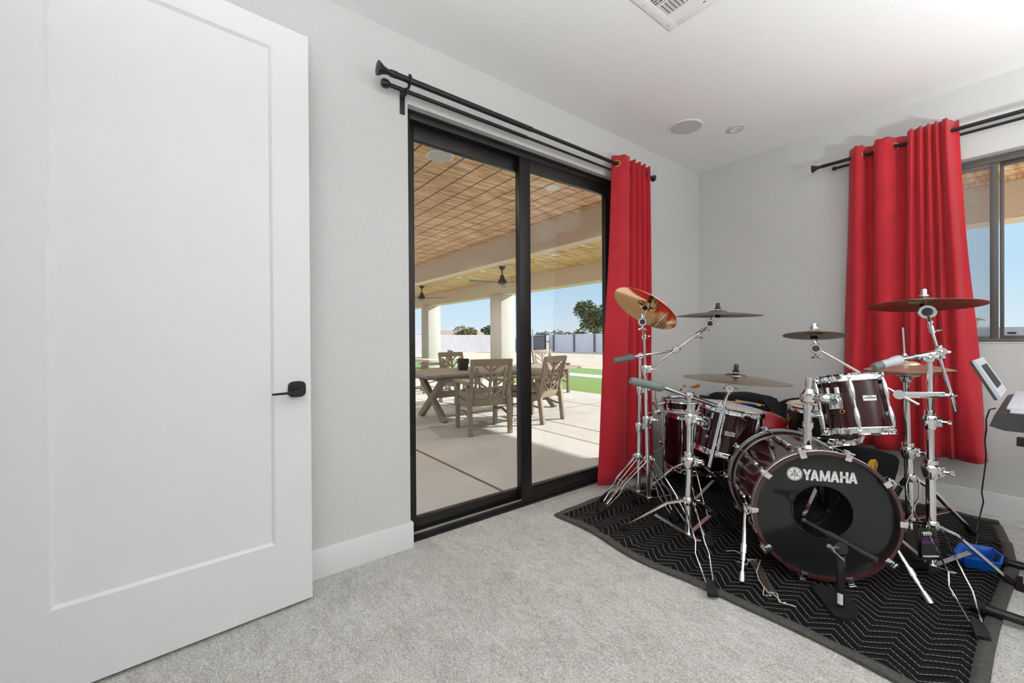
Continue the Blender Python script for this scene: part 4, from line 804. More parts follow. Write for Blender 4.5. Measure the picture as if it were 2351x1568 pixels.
# snare -------------------------------------------------------------------
SN = V3((-0.8699, 3.1490, 0.5665)); SNM = frame_up((SN.x, SN.y, 0.515), (0.05, -0.03, 1))
sn = tom('snare_drum', 'black snare drum with a white head and brass lugs behind the rack tom', SNM, 0.178, 0.15, 8, None, 'headwhite', None, None, 'drum', 0.034, None, 'blackplastic', 'brass')
ss = thing('snare_stand', 'chrome snare stand holding the black snare drum', 'drum stand', (SN.x, SN.y, BZ))
for q in range(3):
    a = 0.4+q*2*PI/3; d = V3((math.cos(a), math.sin(a), 0)); c = V3((SN.x, SN.y, 0))
    m = MB(); m.bar(c+V3((0, 0, 0.42)), c+d*0.19+V3((0, 0, 0.475)), 0.02, 0.008); m.tube([c+d*0.19+V3((0, 0, 0.475)), c+d*0.205+V3((0, 0, 0.52))], 0.008, 8); m.build('basket_arm', 'chrome', ss)
    m = MB(); m.bar(c+V3((0, 0, 0.24)), c+d*0.24+V3((0, 0, 0.03)), 0.02, 0.008); lg = m.build('leg', 'chrome', ss); MB().ball(c+d*0.24+V3((0, 0, 0.028)), 0.016).build('rubber_foot', 'rubber', lg)
MB().cyl((SN.x, SN.y, 0.08), (SN.x, SN.y, 0.43), 0.012).build('pole', 'chrome', ss)
def stick(name, lb, p0, p1, mt='wood', r=0.0072, tip=True):
    p0, p1 = V3(p0), V3(p1); d = p1-p0; L = d.length; k = L
    return tag(MB().lathe([(0, 0), (r*0.9, 0.002), (r, 0.01), (r, k*0.70), (r*0.5, k*0.965), (r*0.72, k*0.98), (r*0.5, k), (0, k)], p0, d, 10).build(name, mt), lb, 'drumstick')
zz = 0.515+0.15+0.02
stick('drumstick', 'pale wooden drumstick lying on the white snare head', V3((SN.x+0.05, SN.y-0.06, zz+0.006)), V3((SN.x-0.17, SN.y-0.09, zz-0.001+0.008)))
# drum throne -------------------------------------------------------------
TH_ = V3((-1.2066, 3.1392, 0))
th = thing('drum_throne', 'drum stool with a black padded seat and red top behind the kit', 'stool', (TH_.x, TH_.y, BZ))
MB().lathe([(0, 0.395), (0.14, 0.395), (0.160, 0.41), (0.164, 0.47), (0.155, 0.49), (0, 0.495)], TH_, (0, 0, 1), 40).build('seat', 'fabric_black', th)
tp = MB().lathe([(0.15, 0.488), (0.158, 0.50), (0.155, 0.53), (0.125, 0.57), (0.06, 0.60), (0, 0.605)], TH_, (0, 0, 1), 40).build('seat_top', 'red_vinyl', th); tp['label'] = 'red vinyl seat top with a thin oval emblem'
dcam = (V3((0, 0, 0))-TH_).normalized(); MB(Matrix.Translation(TH_+dcam*0.157+V3((0, 0, 0.522))) @ rot_to(dcam) @ Matrix.Diagonal((2.2, 0.7, 1, 1))).torus((0, 0, 0), (0, 0, 1), 0.012, 0.0012, 28, 5).build('emblem', 'white', tp)
MB().cyl((TH_.x, TH_.y, 0.1), (TH_.x, TH_.y, 0.395), 0.016).build('pole', 'chrome', th)
for q in range(3):
    a = 0.2+q*2*PI/3; m = MB(); m.bar((TH_.x, TH_.y, 0.30), (TH_.x+0.19*math.cos(a), TH_.y+0.19*math.sin(a), 0.03), 0.022, 0.01); lg = m.build('leg', 'chrome', th); MB().ball((TH_.x+0.19*math.cos(a), TH_.y+0.19*math.sin(a), 0.03), 0.017).build('rubber_foot', 'rubber', lg)
# ---------------------------------------------------------------- cymbals and stands
CAM = V3((0, 0, 1.116))
def cymbal(name, lb, c, n, D, m, h=0.03, bell=0.028, bell_r=0.055, flip=False, grp=None):
    R_ = D/2; pr = []
    for q in range(13):
        f = q/12; r = R_*(1-f)+bell_r*f; pr.append((r, h*(1-((r-bell_r)/(R_-bell_r))**1.6)))
    for q in range(1, 9):
        f = q/8; r = bell_r*math.cos(f*PI/2); pr.append((max(r, 0.006), h + bell*math.sin(f*PI/2)))
    prof = pr + [(r, z-0.0016) for r, z in reversed(pr)]
    X = Matrix.Translation(V3(c)) @ rot_to(n) @ Matrix.Translation((0, 0, -h-bell*0.6))
    return tag(MB(X).lathe(prof, (0, 0, 0), (0, 0, 1), 72, True).build(name, m, None, 30), lb, 'cymbal', grp)
def wing(mb, p, d, s=1.0):
    p, d = V3(p), V3(d).normalized(); w = d.cross(V3((0, 0, 1))); w = w.normalized() if w.length > 1e-3 else V3((1, 0, 0))
    mb.cyl(p, p+d*0.016*s, 0.006*s, None, 8); q = p+d*0.018*s; X = Matrix.Translation(q) @ rot_to(w)
    for sg in (-1, 1): mb.lathe([(0, 0), (0.0055*s, 0.004*s), (0.0065*s, 0.016*s), (0.0035*s, 0.026*s), (0, 0.027*s)], q, w*sg+d*0.35, 8)
def tilter(root, p, axis, top, r=0.026):
    """round toothed joint at p with its face along axis, carrying the cymbal rod that ends at top"""
    p, axis, top = V3(p), V3(axis).normalized(), V3(top)
    m = MB(); m.lathe([(0, -0.015), (r*0.9, -0.015), (r, -0.010), (r, 0.010), (r*0.9, 0.015), (r*0.62, 0.015), (r*0.58, 0.012), (0, 0.012)], p, axis, 28)
    d = (top-p).normalized(); m.cyl(p+d*r*0.6, p+d*(r+0.022), 0.010, 0.0075); wing(m, p-d*(r*0.8), (-d-axis*0.2)); t = m.build('tilter', 'chrome', root)
    MB().lathe([(0, 0.0), (r*0.56, 0.0), (r*0.56, 0.0015), (0, 0.0015)], p+axis*0.0125, axis, 24).build('tilter_cap', 'blackplastic', t)
    return t
def cymbal_rod(root, p, c, n, cap='blackplastic', ch=0.026):
    p, c, n = V3(p), V3(c), V3(n).normalized(); m = MB(); m.cyl(p, c+n*0.02, 0.0042, None, 8); m.build('cymbal_rod', 'chrome', root)
    m = MB(); m.lathe([(0, -0.030), (0.013, -0.030), (0.016, -0.022), (0.013, -0.014), (0, -0.014)], c-n*0.008, n, 18); m.build('lower_felt', 'rubber', root)
    m = MB(); m.lathe([(0, 0.012), (0.0175, 0.012), (0.0175, 0.020), (0.011, 0.022), (0.0115, 0.022+ch*0.8), (0.009, 0.022+ch), (0, 0.022+ch)], c, n, 18); m.build('wing_nut' if cap == 'chrome' else 'cymbal_cap', cap, root)
def pole(root, p0, p1, segs, name='pole'):
    """segs: list of (f0, f1, radius, clamp at the top?)"""
    p0, p1 = V3(p0), V3(p1); d = (p1-p0).normalized(); m = MB()
    for f0, f1, r, cl in segs: m.cyl(p0.lerp(p1, f0), p0.lerp(p1, f1), r, None, 20)
    po = m.build(name, 'chrome', root)
    side = d.cross(CAM-p0).normalized()
    for f0, f1, r, cl in segs:
        if not cl: continue
        q = p0.lerp(p1, f1); m = MB(); m.lathe([(0, -0.052), (r*1.25, -0.052), (r*1.5, -0.040), (r*1.85, -0.012), (r*1.85, 0.004), (r*1.5, 0.012), (0, 0.012)], q, d, 20)
        m.box(q-d*0.014+side*r*1.75, (0.026, 0.022, 0.045), Matrix.Rotation(0.9, 4, 'Z'), 0.004); wing(m, q-d*0.014+side*(r*1.75+0.010), side, 1.2)
        if cl > 1: m.lathe([(0, 0.016), (r*1.45, 0.016), (r*1.45, 0.034), (0, 0.036)], q, d, 20)
        m.build('height_clamp', 'chrome', po)
    return po
def foot(mb_root, p, d):
    p, d = V3(p), V3(d).normalized(); h = V3((d.x, d.y, 0)).normalized(); w = h.cross(V3((0, 0, 1)))
    vs = []; a = p - d*0.055
    for c, sw, sh in ((a, 0.010, 0.010), (a+d*0.012, 0.016, 0.015), (p, 0.021, 0.018)):
        for sx, sz in ((-1, -1), (1, -1), (1, 1), (-1, 1)):
            q = c + w*sw*sx + V3((0, 0, 1))*sh*sz*0.8 + h*0
            vs.append((q.x, q.y, max(q.z, BZ+0.001)))
    e = p + h*0.012
    for sx, sz in ((-1, -1), (1, -1), (1, 1), (-1, 1)):
        q = e + w*0.020*sx; vs.append((q.x, q.y, BZ+0.001 if sz < 0 else BZ+0.016))
    fs = [(0, 1, 2, 3), (12, 15, 14, 13)]
    for k in range(3):
        for q in range(4): fs.append((k*4+q, k*4+(q+1) % 4, (k+1)*4+(q+1) % 4, (k+1)*4+q))
    t = MB().raw(vs, fs); return t.build('rubber_foot', 'rubber', mb_root, 25)
def rod_leg(root, hub, ft_, sep=0.042, knee=0.55):
    hub, f = V3(hub), V3(ft_); h = V3((f.x-hub.x, f.y-hub.y, 0)).normalized(); w = h.cross(V3((0, 0, 1)))
    f = V3((f.x, f.y, BZ+0.012)); d = (f-hub).normalized(); top = hub + h*0.022
    m = MB(); k1, k2 = hub.lerp(f, knee) + V3((0, 0, 0.022)), hub.lerp(f, knee+0.08)
    for s in (-1, 1):
        m.tube([top+w*s*sep*0.42, hub.lerp(f, 0.1)+V3((0, 0, 0.012))+w*s*sep*0.5, k1+w*s*sep*0.42, k2+w*s*sep*0.62, hub.lerp(f, 0.90)+w*s*sep*0.30, hub.lerp(f, 0.955)+w*s*sep*0.05], 0.0036, 8)
    m.cyl(hub.lerp(f, 0.94), hub.lerp(f, 0.965), 0.006, None, 8); m.box(top, (0.02, 0.02, 0.02), None, 0.004)
    lg = m.build('leg', 'chrome', root); foot(lg, f, d); return lg
def flat_leg(root, hub, ft_, wd=0.024, th=0.009, knee=True):
    hub, f = V3(hub), V3(ft_); f = V3((f.x, f.y, BZ+0.014)); d = (f-hub).normalized(); h = V3((f.x-hub.x, f.y-hub.y, 0)).normalized()
    m = MB(); k = hub.lerp(f, 0.30)+V3((0, 0, 0.035)) if knee else hub.lerp(f, 0.3); m.bar(hub+h*0.018, k, wd, th*1.4, (0, 0, 1), 0.002); m.bar(k, hub.lerp(f, 0.94), wd, th*1.4, (0, 0, 1), 0.002); m.cyl(k+h.cross(V3((0, 0, 1)))*wd*0.6, k-h.cross(V3((0, 0, 1)))*wd*0.6, 0.005, None, 8)
    lg = m.build('leg', 'chrome', root); foot(lg, f, d); return lg
def braces(root, base, low_z, hub_z, feet, f=0.52, wd=0.016):
    b = V3((base[0], base[1], low_z)); m = MB(); m.lathe([(0, -0.014), (0.019, -0.014), (0.022, 0), (0.019, 0.014), (0, 0.014)], b, (0, 0, 1), 16); m.build('brace_collar', 'chrome', root); m = MB(); hub = V3((base[0], base[1], hub_z)); m.lathe([(0, -0.02), (0.022, -0.02), (0.026, -0.008), (0.026, 0.012), (0.02, 0.022), (0, 0.022)], hub, (0, 0, 1), 18)
    m.build('tripod_collar', 'chrome', root)
    for q in feet: m = MB(); m.bar(b, hub.lerp(V3((q[0], q[1], 0.02)), f), wd, 0.005); m.build('brace', 'steel', root)
def weight(root, p0, p1, m='greyrubber', r=0.019, lb='grey rubber counterweight'):
    p0, p1 = V3(p0), V3(p1); d = p1-p0; L = d.length
    o = MB().lathe([(0, 0), (r*0.75, 0), (r, L*0.08), (r, L*0.62), (r*1.18, L*0.66), (r*1.18, L*0.90), (r*0.6, L), (0, L)], p0, d, 10).build('counterweight', m, root, 50); o['label'] = lb; return o
def boom_holder(root, p, axis, d):
    p, axis, d = V3(p), V3(axis).normalized(), V3(d).normalized(); m = MB(); m.lathe([(0, -0.02), (0.019, -0.02), (0.022, -0.012), (0.022, 0.012), (0.019, 0.02), (0, 0.02)], p, axis, 22); m.cyl(p-d*0.03, p+d*0.03, 0.0105); wing(m, p-axis*0.02, -axis, 1.3); m.box(p+axis*0.016, (0.018, 0.018, 0.018), None, 0.005); return m.build('boom_holder', 'chrome', root)
def view(p): return (CAM-V3(p)).normalized()

# P: boom stand by the curtain, two-piece boom reaching right to cymbal 2
Pb = V3((-1.645, 2.32, 0.07)); Pt = V3((-1.6393, 2.3399, 1.0039))
st = thing('cymbal_stand', 'chrome boom cymbal stand nearest the red door curtain', 'cymbal stand', (Pb.x, Pb.y, BZ), 'chrome drum hardware stands')
pole(st, Pb, Pt, [(0, 0.52, 0.0135, 1), (0.52, 0.78, 0.0115, 1), (0.78, 1.0, 0.009, 0)])
feetP = [V3((-1.7531, 2.0583, 0.0200)), V3((-1.3655, 2.2986, 0.0200)), V3((-1.8678, 2.2162, 0.0200))]
hubP = V3((Pb.x, Pb.y, 0.3473))
for f in feetP: rod_leg(st, hubP, f)
braces(st, Pb, 0.11, hubP.z, feetP)
bl0, bl1 = V3((-1.7129, 2.1633, 0.9761)), V3((-1.6457, 2.2828, 0.9997)); bh = V3((-1.5020, 2.5009, 1.0402))
m = MB(); m.cyl(bl1, bh, 0.008); m.build('boom_arm', 'chrome', st); weight(st, bl0, bl1)
boom_holder(st, Pt, view(Pt), bh-bl1)
t0, t1 = V3((-1.6005, 2.3403, 0.9029)), V3((-1.3352, 2.5209, 1.1517)); boom_holder(st, bh.lerp(V3((-1.4551, 2.4634, 1.0473)), 0.9), view(bh), t1-t0)
m = MB(); m.cyl(t0, t1, 0.0055); m.lathe([(0, -0.02), (0.010, -0.02), (0.011, 0.03), (0.008, 0.05), (0, 0.05)], t1, t1-t0, 14); wing(m, t1-V3((0, 0, 0.008)), (0, 0, -1)); m.build('boom_extension', 'chrome', st)
c2, n2 = V3((-1.2146, 2.5141, 1.2810)), V3((0.02, 0.0, 1)); tp = V3((-1.2536, 2.4960, 1.2058))
m = MB(); m.cyl(t1, tp, 0.006); m.build('tilter_neck', 'chrome', st); tp2 = V3((-1.2243, 2.5012, 1.2180))
tilter(st, tp, view(tp), tp2+V3((0, 0, 0.05))); cymbal_rod(st, V3((c2.x, c2.y, tp.z-0.012)), c2, n2)
cymbal('crash_cymbal', 'level crash cymbal on the long boom to the right of the tilted bronze cymbal', c2, n2, 0.475, 'cymbaldark', 0.022, 0.014)
# Q: straight stand with the tilted bronze cymbal
Qt = V3((-1.5224, 2.2142, 1.1318)); Qb = V3((Qt.x+0.0, Qt.y+0.01, 0.09)); 
st = thing('cymbal_stand', 'chrome straight cymbal stand under the tilted bronze cymbal, behind the boom stand', 'cymbal stand', (Qb.x, Qb.y, BZ), 'chrome drum hardware stands')
Qb = V3((-1.5515, 2.3006, 0.2225)); Qb.z = 0.07
pole(st, Qb, Qt, [(0, 0.52, 0.0135, 1), (0.52, 0.82, 0.0115, 1), (0.82, 1.0, 0.007, 0)])
hubQ = V3((Qb.x, Qb.y, 0.3556)); feetQ = [V3((Qb.x+0.33, Qb.y-0.06, 0.02)), V3((Qb.x-0.14, Qb.y+0.27, 0.02)), V3((Qb.x-0.17, Qb.y-0.26, 0.02))]
for f in feetQ: rod_leg(st, hubQ, f)
braces(st, Qb, 0.10, hubQ.z, feetQ)
c1 = V3((-1.4266, 2.1106, 1.3189)); n1 = V3((0.2006, 0.5673, 0.7987)); tq = V3((-1.4872, 2.1461, 1.2177))
m = MB(); m.cyl(Qt-V3((0, 0, 0.02)), tq, 0.006); m.lathe([(0, -0.02), (0.012, -0.02), (0.014, 0.0), (0.010, 0.02), (0, 0.02)], Qt, (0, 0, 1), 16); wing(m, Qt, V3((0.6, 0.8, 0))); m.build('tilter_neck', 'chrome', st)
tilter(st, tq, view(tq), tq+V3((0, 0, 0.05)))
cymbal_rod(st, tq, c1, n1); cymbal('crash_cymbal', 'polished bronze cymbal tilted with its underside showing in front of the red door curtain', c1, n1, 0.395, 'cymbalgold', 0.022, 0.022)

# R: front boom stand with the ride cymbal
Rb = V3((-1.172, 2.092, 0.045)); Rt = V3((-1.1663, 2.0998, 0.8124))
st = thing('cymbal_stand', 'chrome boom cymbal stand in front of the floor tom, with a dark grey counterweight', 'cymbal stand', (Rb.x, Rb.y, BZ), 'chrome drum hardware stands')
pole(st, Rb, Rt, [(0, 0.56, 0.0165, 2), (0.56, 0.86, 0.0125, 2), (0.86, 1.0, 0.010, 0)])
feetR = [V3((-0.8775, 1.7603, 0.0200)), V3((-1.5077, 1.9635, 0.0200)), V3((-1.0986, 2.4325, 0.0200))]; hubR = V3((Rb.x, Rb.y, 0.2507))
rod_leg(st, hubR, feetR[0], 0.05); flat_leg(st, hubR, feetR[1], 0.026); flat_leg(st, hubR, feetR[2], 0.026)
braces(st, Rb, 0.07, hubR.z, feetR, 0.48, 0.022)
w0, w1 = V3((-1.3045, 1.7756, 0.9024)), V3((-1.2220, 1.9469, 0.8610)); re = V3((-1.0827, 2.2561, 0.7461))
m = MB(); m.cyl(w1, re, 0.0095); m.cyl(V3((-1.1390, 2.1430, 0.7882)), re, 0.012); m.build('boom_arm', 'chrome', st); weight(st, w0, w1, 'greyrubber', 0.022, 'dark grey rubber counterweight')
boom_holder(st, Rt, view(Rt), re-w1)
b0, b1 = V3((-1.1309, 2.2405, 0.4125)), V3((-1.0796, 2.3092, 0.7696)); m = MB(); m.cyl(b0, b1, 0.0105); m.cyl(b1, b1.lerp(V3((-1.0697, 2.3388, 0.8326)), 1), 0.008); m.build('boom_extension', 'chrome', st)
boom_holder(st, re, view(re), b1-b0); q2 = V3((-1.0682, 2.3407, 0.8374)); boom_holder(st, q2, view(q2), b1-b0)
c3, n3 = V3((-1.0614, 2.3990, 0.9160)), V3((0.0495, 0.0312, 0.9997)); tr_ = V3((-1.0657, 2.3768, 0.8759))
m = MB(); m.cyl(q2, tr_, 0.008); m.build('tilter_neck', 'chrome', st); tilter(st, tr_, view(tr_), tr_+V3((0, 0, 0.05)), 0.022); cymbal_rod(st, tr_, c3, n3, 'blackplastic', 0.034)
cymbal('ride_cymbal', 'large low ride cymbal left of centre above the black case', c3, n3, 0.54, 'cymbal', 0.024, 0.014)
# T: stand behind R that carries the toms
Tb = V3((-1.372, 2.462, 0.05)); Tt = V3((-1.3467, 2.4702, 0.7018))
st = thing('tom_stand', 'chrome tom stand hidden behind the front boom stand, gripping the left rack tom', 'tom stand', (Tb.x, Tb.y, BZ), 'chrome drum hardware stands')
pole(st, Tb, Tt, [(0, 0.5, 0.0155, 1), (0.5, 1.0, 0.0125, 0)])
feetT = [V3((-1.7081, 2.3663, 0.0200)), V3((-1.0943, 2.1647, 0.0200)), V3((-1.3176, 2.9774, 0.0200))]; hubT = V3((Tb.x, Tb.y, 0.3413))
flat_leg(st, hubT, feetT[0], 0.028); rod_leg(st, hubT, feetT[1], 0.05); flat_leg(st, hubT, feetT[2], 0.028)
braces(st, Tb, 0.07, hubT.z, feetT, 0.5, 0.02)
ha, hb = V3((-1.3448, 2.4558, 0.6306)), V3((-1.2829, 2.4540, 0.6397)); m = MB(); m.lathe([(0, -0.025), (0.024, -0.025), (0.028, 0), (0.024, 0.025), (0, 0.025)], ha, (0, 0, 1), 20); m.cyl(ha, hb, 0.011); m.lathe([(0, -0.02), (0.026, -0.018), (0.028, 0.018), (0, 0.02)], ha.lerp(hb, 0.6), hb-ha, 20); m.build('tom_arm', 'chrome', st)
pp = V3((-1.5771, 2.4501, 0.6355)); m = MB(); m.cyl(V3((-1.5925, 2.4143, 0.6922)), V3((-1.5793, 2.4634, 0.6105)), 0.012); m.cyl(V3((-1.5826, 2.3954, 0.8238)), V3((-1.5877, 2.4367, 0.6761)), 0.008); m.cyl(V3((-1.5877, 2.4367, 0.6761)), V3((-1.5692, 2.5095, 0.6855)), 0.007); m.ball(pp, 0.018); wing(m, pp, V3((-0.6, -0.7, -0.3)), 1.3); wing(m, V3((-1.6013, 2.4024, 0.6203)), V3((-0.6, -0.7, 0.2)), 1.2); m.cyl(pp, V3((-1.3571, 2.4889, 0.6440)), 0.009); m.build('accessory_clamp', 'chrome', st)

# V: right front boom stand: crash 5, splash 4
Vb = V3((-0.322, 2.668, 0.045)); Vt = V3((-0.3269, 2.6614, 1.0203))
st = thing('cymbal_stand', 'chrome boom cymbal stand at the right front of the kit, two cymbal arms', 'cymbal stand', (Vb.x, Vb.y, BZ), 'chrome drum hardware stands')
pole(st, Vb, Vt, [(0, 0.49, 0.0175, 2), (0.49, 0.72, 0.0135, 2), (0.72, 1.0, 0.0105, 0)])
feetV = [V3((-0.1452, 2.2757, 0.0200)), V3((-0.0961, 2.8792, 0.0200)), V3((-0.62, 2.83, 0.02))]; hubV = V3((Vb.x, Vb.y, 0.2579))
rod_leg(st, hubV, feetV[0], 0.055); flat_leg(st, hubV, feetV[1], 0.026); flat_leg(st, hubV, feetV[2], 0.024)
braces(st, Vb, 0.07, hubV.z, feetV, 0.48, 0.02)
w0, w1 = V3((-0.4916, 2.5139, 0.9773)), V3((-0.4087, 2.6048, 1.0155)); ve = V3((-0.2952, 2.7024, 1.0478))
m = MB(); m.cyl(w1, ve, 0.0095); m.lathe([(0, -0.032), (0.014, -0.032), (0.016, -0.02), (0.016, 0.025), (0.013, 0.03), (0, 0.03)], V3((-0.3424, 2.6496, 1.0322)), ve-w1, 18); m.build('boom_arm', 'chrome', st); weight(st, w0, w1, 'key_silver', 0.019, 'silver and dark counterweight sleeve')
MB().lathe([(0, 0), (0.0185, 0), (0.020, 0.03), (0.020, 0.038), (0, 0.038)], w0-(w1-w0).normalized()*0.002, w1-w0, 10).build('weight_end', 'greyrubber', st)
boom_holder(st, Vt, view(Vt), ve-w1)
b0, b1 = V3((-0.2514, 2.7406, 0.7792)), V3((-0.3296, 2.7079, 1.1680)); m = MB(); m.cyl(b0, b0.lerp(b1, 0.42), 0.0078); m.cyl(b0.lerp(b1, 0.40), b1, 0.0058); m.cyl(b1, b1+(b1-b0).normalized()*-0.035, 0.0105); wing(m, b1-V3((0, 0, 0.02)), V3((0.6, 0.8, 0))); m.build('boom_extension', 'chrome', st)
boom_holder(st, ve, view(ve), b1-b0)
c5, n5 = V3((-0.3553, 2.7409, 1.2949)), V3((-0.0109, 0.0840, 0.9964)); tv = V3((-0.3417, 2.7254, 1.2339))
m = MB(); m.cyl(b1, tv, 0.008); m.build('tilter_neck', 'chrome', st); tilter(st, tv, view(tv), V3((c5.x, c5.y, c5.z)), 0.033); cymbal_rod(st, tv+V3((-0.0074, -0.0095, 0.0001)), c5, n5, 'steel', 0.026)
cymbal('crash_cymbal', 'crash cymbal high on the right, overlapping the window and curtain', c5, n5, 0.415, 'cymbaldark', 0.018, 0.02)
a0, a1 = V3((-0.2825, 2.6847, 0.8540)), V3((-0.4187, 2.5908, 0.8503)); m = MB(); m.bar(a0, a1, 0.018, 0.030, (0, 0, 1), 0.005); wing(m, a0, a0-a1, 1.1); m.lathe([(0, -0.018), (0.021, -0.018), (0.023, 0), (0.021, 0.018), (0, 0.018)], a1, view(a1), 22); m.cyl(a1, V3((-0.3586, 2.6190, 0.8082)), 0.008); m.build('cymbal_arm_clamp', 'chrome', st)
a2 = V3((-0.6831, 2.4309, 1.0571)); m = MB(); m.cyl(a1, a2, 0.0062); m.build('cymbal_arm', 'chrome', st)
c4, n4 = V3((-0.7043, 2.4368, 1.1471)), V3((-0.0425, 0.1471, 0.9882)); t4 = V3((-0.6956, 2.4311, 1.0633))
tilter(st, t4, view(t4), c4, 0.026); cymbal_rod(st, t4, c4, n4, 'chrome', 0.018)
cymbal('splash_cymbal', 'small dark splash cymbal on a long thin arm, left of the window curtain', c4, n4, 0.262, 'cymbaldark', 0.012, 0.014, 0.04)
# hang tag package on the stand
hp = V3((-0.3220, 2.5801, 0.1957)); HX = Matrix.Translation(hp) @ Matrix(((0.6130, 0.0003, 0.7901, 0), (0.7901, 0.0076, -0.6130, 0), (-0.0062, 1.0000, 0.0045, 0), (0, 0, 0, 1))) @ Matrix.Rotation(0.04, 4, 'Z')
hk = thing('hanging_package', 'clear blister package with a purple print hanging on the right front stand', 'package', (hp.x, hp.y, hp.z-0.07))
def rr(w, h, r, n=5):
    o = []
    for cx, cy, a0 in ((w/2-r, h/2-r, 0), (-w/2+r, h/2-r, PI/2), (-w/2+r, -h/2+r, PI), (w/2-r, -h/2+r, 1.5*PI)):
        for q in range(n+1): a = a0+q*PI/2/n; o.append((cx+r*math.cos(a), cy+r*math.sin(a)))
    return o
MB(HX).prism(rr(0.088, 0.142, 0.012), 0.002, Matrix.Translation((0, 0, -0.004))).build('backing_card', 'blackplastic', hk)
MB(HX).prism(rr(0.080, 0.095, 0.010), 0.012, Matrix.Translation((0, -0.014, -0.002))).build('blister', 'clearplastic', hk)
m = MB(HX)
for q in range(9): m.prism([(-0.026+q*0.006, 0.0), (-0.021+q*0.006, 0.006), (-0.022+q*0.006, 0.024-0.004*(q % 3)), (-0.027+q*0.006, 0.018)], 0.003, Matrix.Translation((0, 0, -0.001)))
m.build('print', 'purple', hk)
m = MB(HX); m.box((0, -0.047, 0.0105), (0.07, 0.006, 0.0006), Matrix.Rotation(-0.05, 4, 'Z')); m.box((-0.004, 0.052, -0.0015), (0.036, 0.006, 0.001)); [m.box((-0.014+q*0.010, 0.045, -0.0015), (0.005, 0.010, 0.001)) for q in range(4)]; m.build('card_print', 'white', hk)
m = MB(HX); m.tube([(0, 0.060, 0), (0.002, 0.078, 0.006), (0, 0.095, 0.0)], 0.002, 6); m.build('hang_hook', 'steel', hk)

# hi-hat
Hb = V3((-0.4431, 3.0106, 0.0971)); Ht = V3((-0.4570, 2.9985, 0.8991)); hx = (Ht-Hb).normalized(); H0 = Hb - hx*((Hb.z-0.05)/hx.z)
st = thing('hi_hat_stand', 'chrome hi-hat stand with foot pedal behind the right front boom stand', 'hi-hat stand', (H0.x, H0.y, BZ), 'chrome drum hardware stands')
pole(st, H0, Ht, [(0, 0.56, 0.0175, 2), (0.56, 1.0, 0.0125, 0)])
rt_ = V3((-0.4669, 2.9877, 1.1673)); m = MB(); m.cyl(Ht, rt_, 0.0038, None, 8); m.build('pull_rod', 'chrome', st)
m = MB(); k_ = V3((-0.4612, 2.9939, 1.0147)); m.lathe([(0, -0.02), (0.008, -0.02), (0.011, 0), (0.008, 0.016), (0, 0.016)], k_, hx, 14); wing(m, k_, V3((0.6, 0.8, 0))); wing(m, k_, V3((-0.6, -0.8, 0.0))); m.build('clutch', 'chrome', st)
m = MB(); m.lathe([(0, -0.02), (0.018, -0.02), (0.028, 0.0), (0.026, 0.012), (0, 0.012)], Ht, hx, 20); m.build('cymbal_seat', 'steel', st); MB().lathe([(0, 0.012), (0.025, 0.012), (0.025, 0.026), (0, 0.026)], Ht, hx, 20).build('seat_felt', 'rubber', st)
hubH = V3((H0.x, H0.y, 0.3721)); feetH = [V3((-0.2557, 3.4554, 0.0200)), V3((H0.x-0.16, H0.y+0.25, 0.02)), V3((H0.x-0.22, H0.y-0.14, 0.02))]
for f in feetH[:2]: flat_leg(st, hubH, f, 0.026)
braces(st, H0, 0.15, hubH.z, feetH[:2], 0.6, 0.018)
for sg in (-1, 1):
    m = MB(); o = lambda u, w: V3((-0.4187, 2.9125, 0.2343)) + V3((0.6130, 0.7901, -0.0062))*u*sg + V3((0, 0, w))
    m.tube([o(0.022, 0.17), o(0.034, 0.13), o(0.032, 0.06), o(0.008, 0.02), o(0.006, -0.02), o(0.034, -0.06), o(0.038, -0.12), o(0.045, -0.17), o(0.05, -0.20)], 0.0035, 8); m.build('linkage_rod', 'chrome', st)
fp = V3((-0.4055, 2.8634, 0.1241)); m = MB(); m.bar((fp.x+0.05, fp.y-0.12, 0.05), (fp.x-0.06, fp.y+0.16, 0.14), 0.075, 0.010, (0, 0, 1), 0.003); m.build('footboard', 'blackmetal', st); m = MB(); m.box((fp.x-0.01, fp.y+0.02, 0.02), (0.10, 0.32, 0.012), Matrix.Rotation(0.35, 4, 'Z'), 0.003); m.build('base_plate', 'blackmetal', st)
hc_ = V3((-0.4514, 3.0061, 0.9406))
cymbal('hi_hat_cymbal', 'upper hi-hat cymbal right of the rack tom', hc_+hx*0.043, hx, 0.358, 'cymbalpale', 0.026, 0.022, 0.05)
cymbal('hi_hat_cymbal', 'lower hi-hat cymbal, upturned under the top one', hc_-hx*0.033, -hx, 0.358, 'cymbalpale', 0.020, 0.018, 0.05)
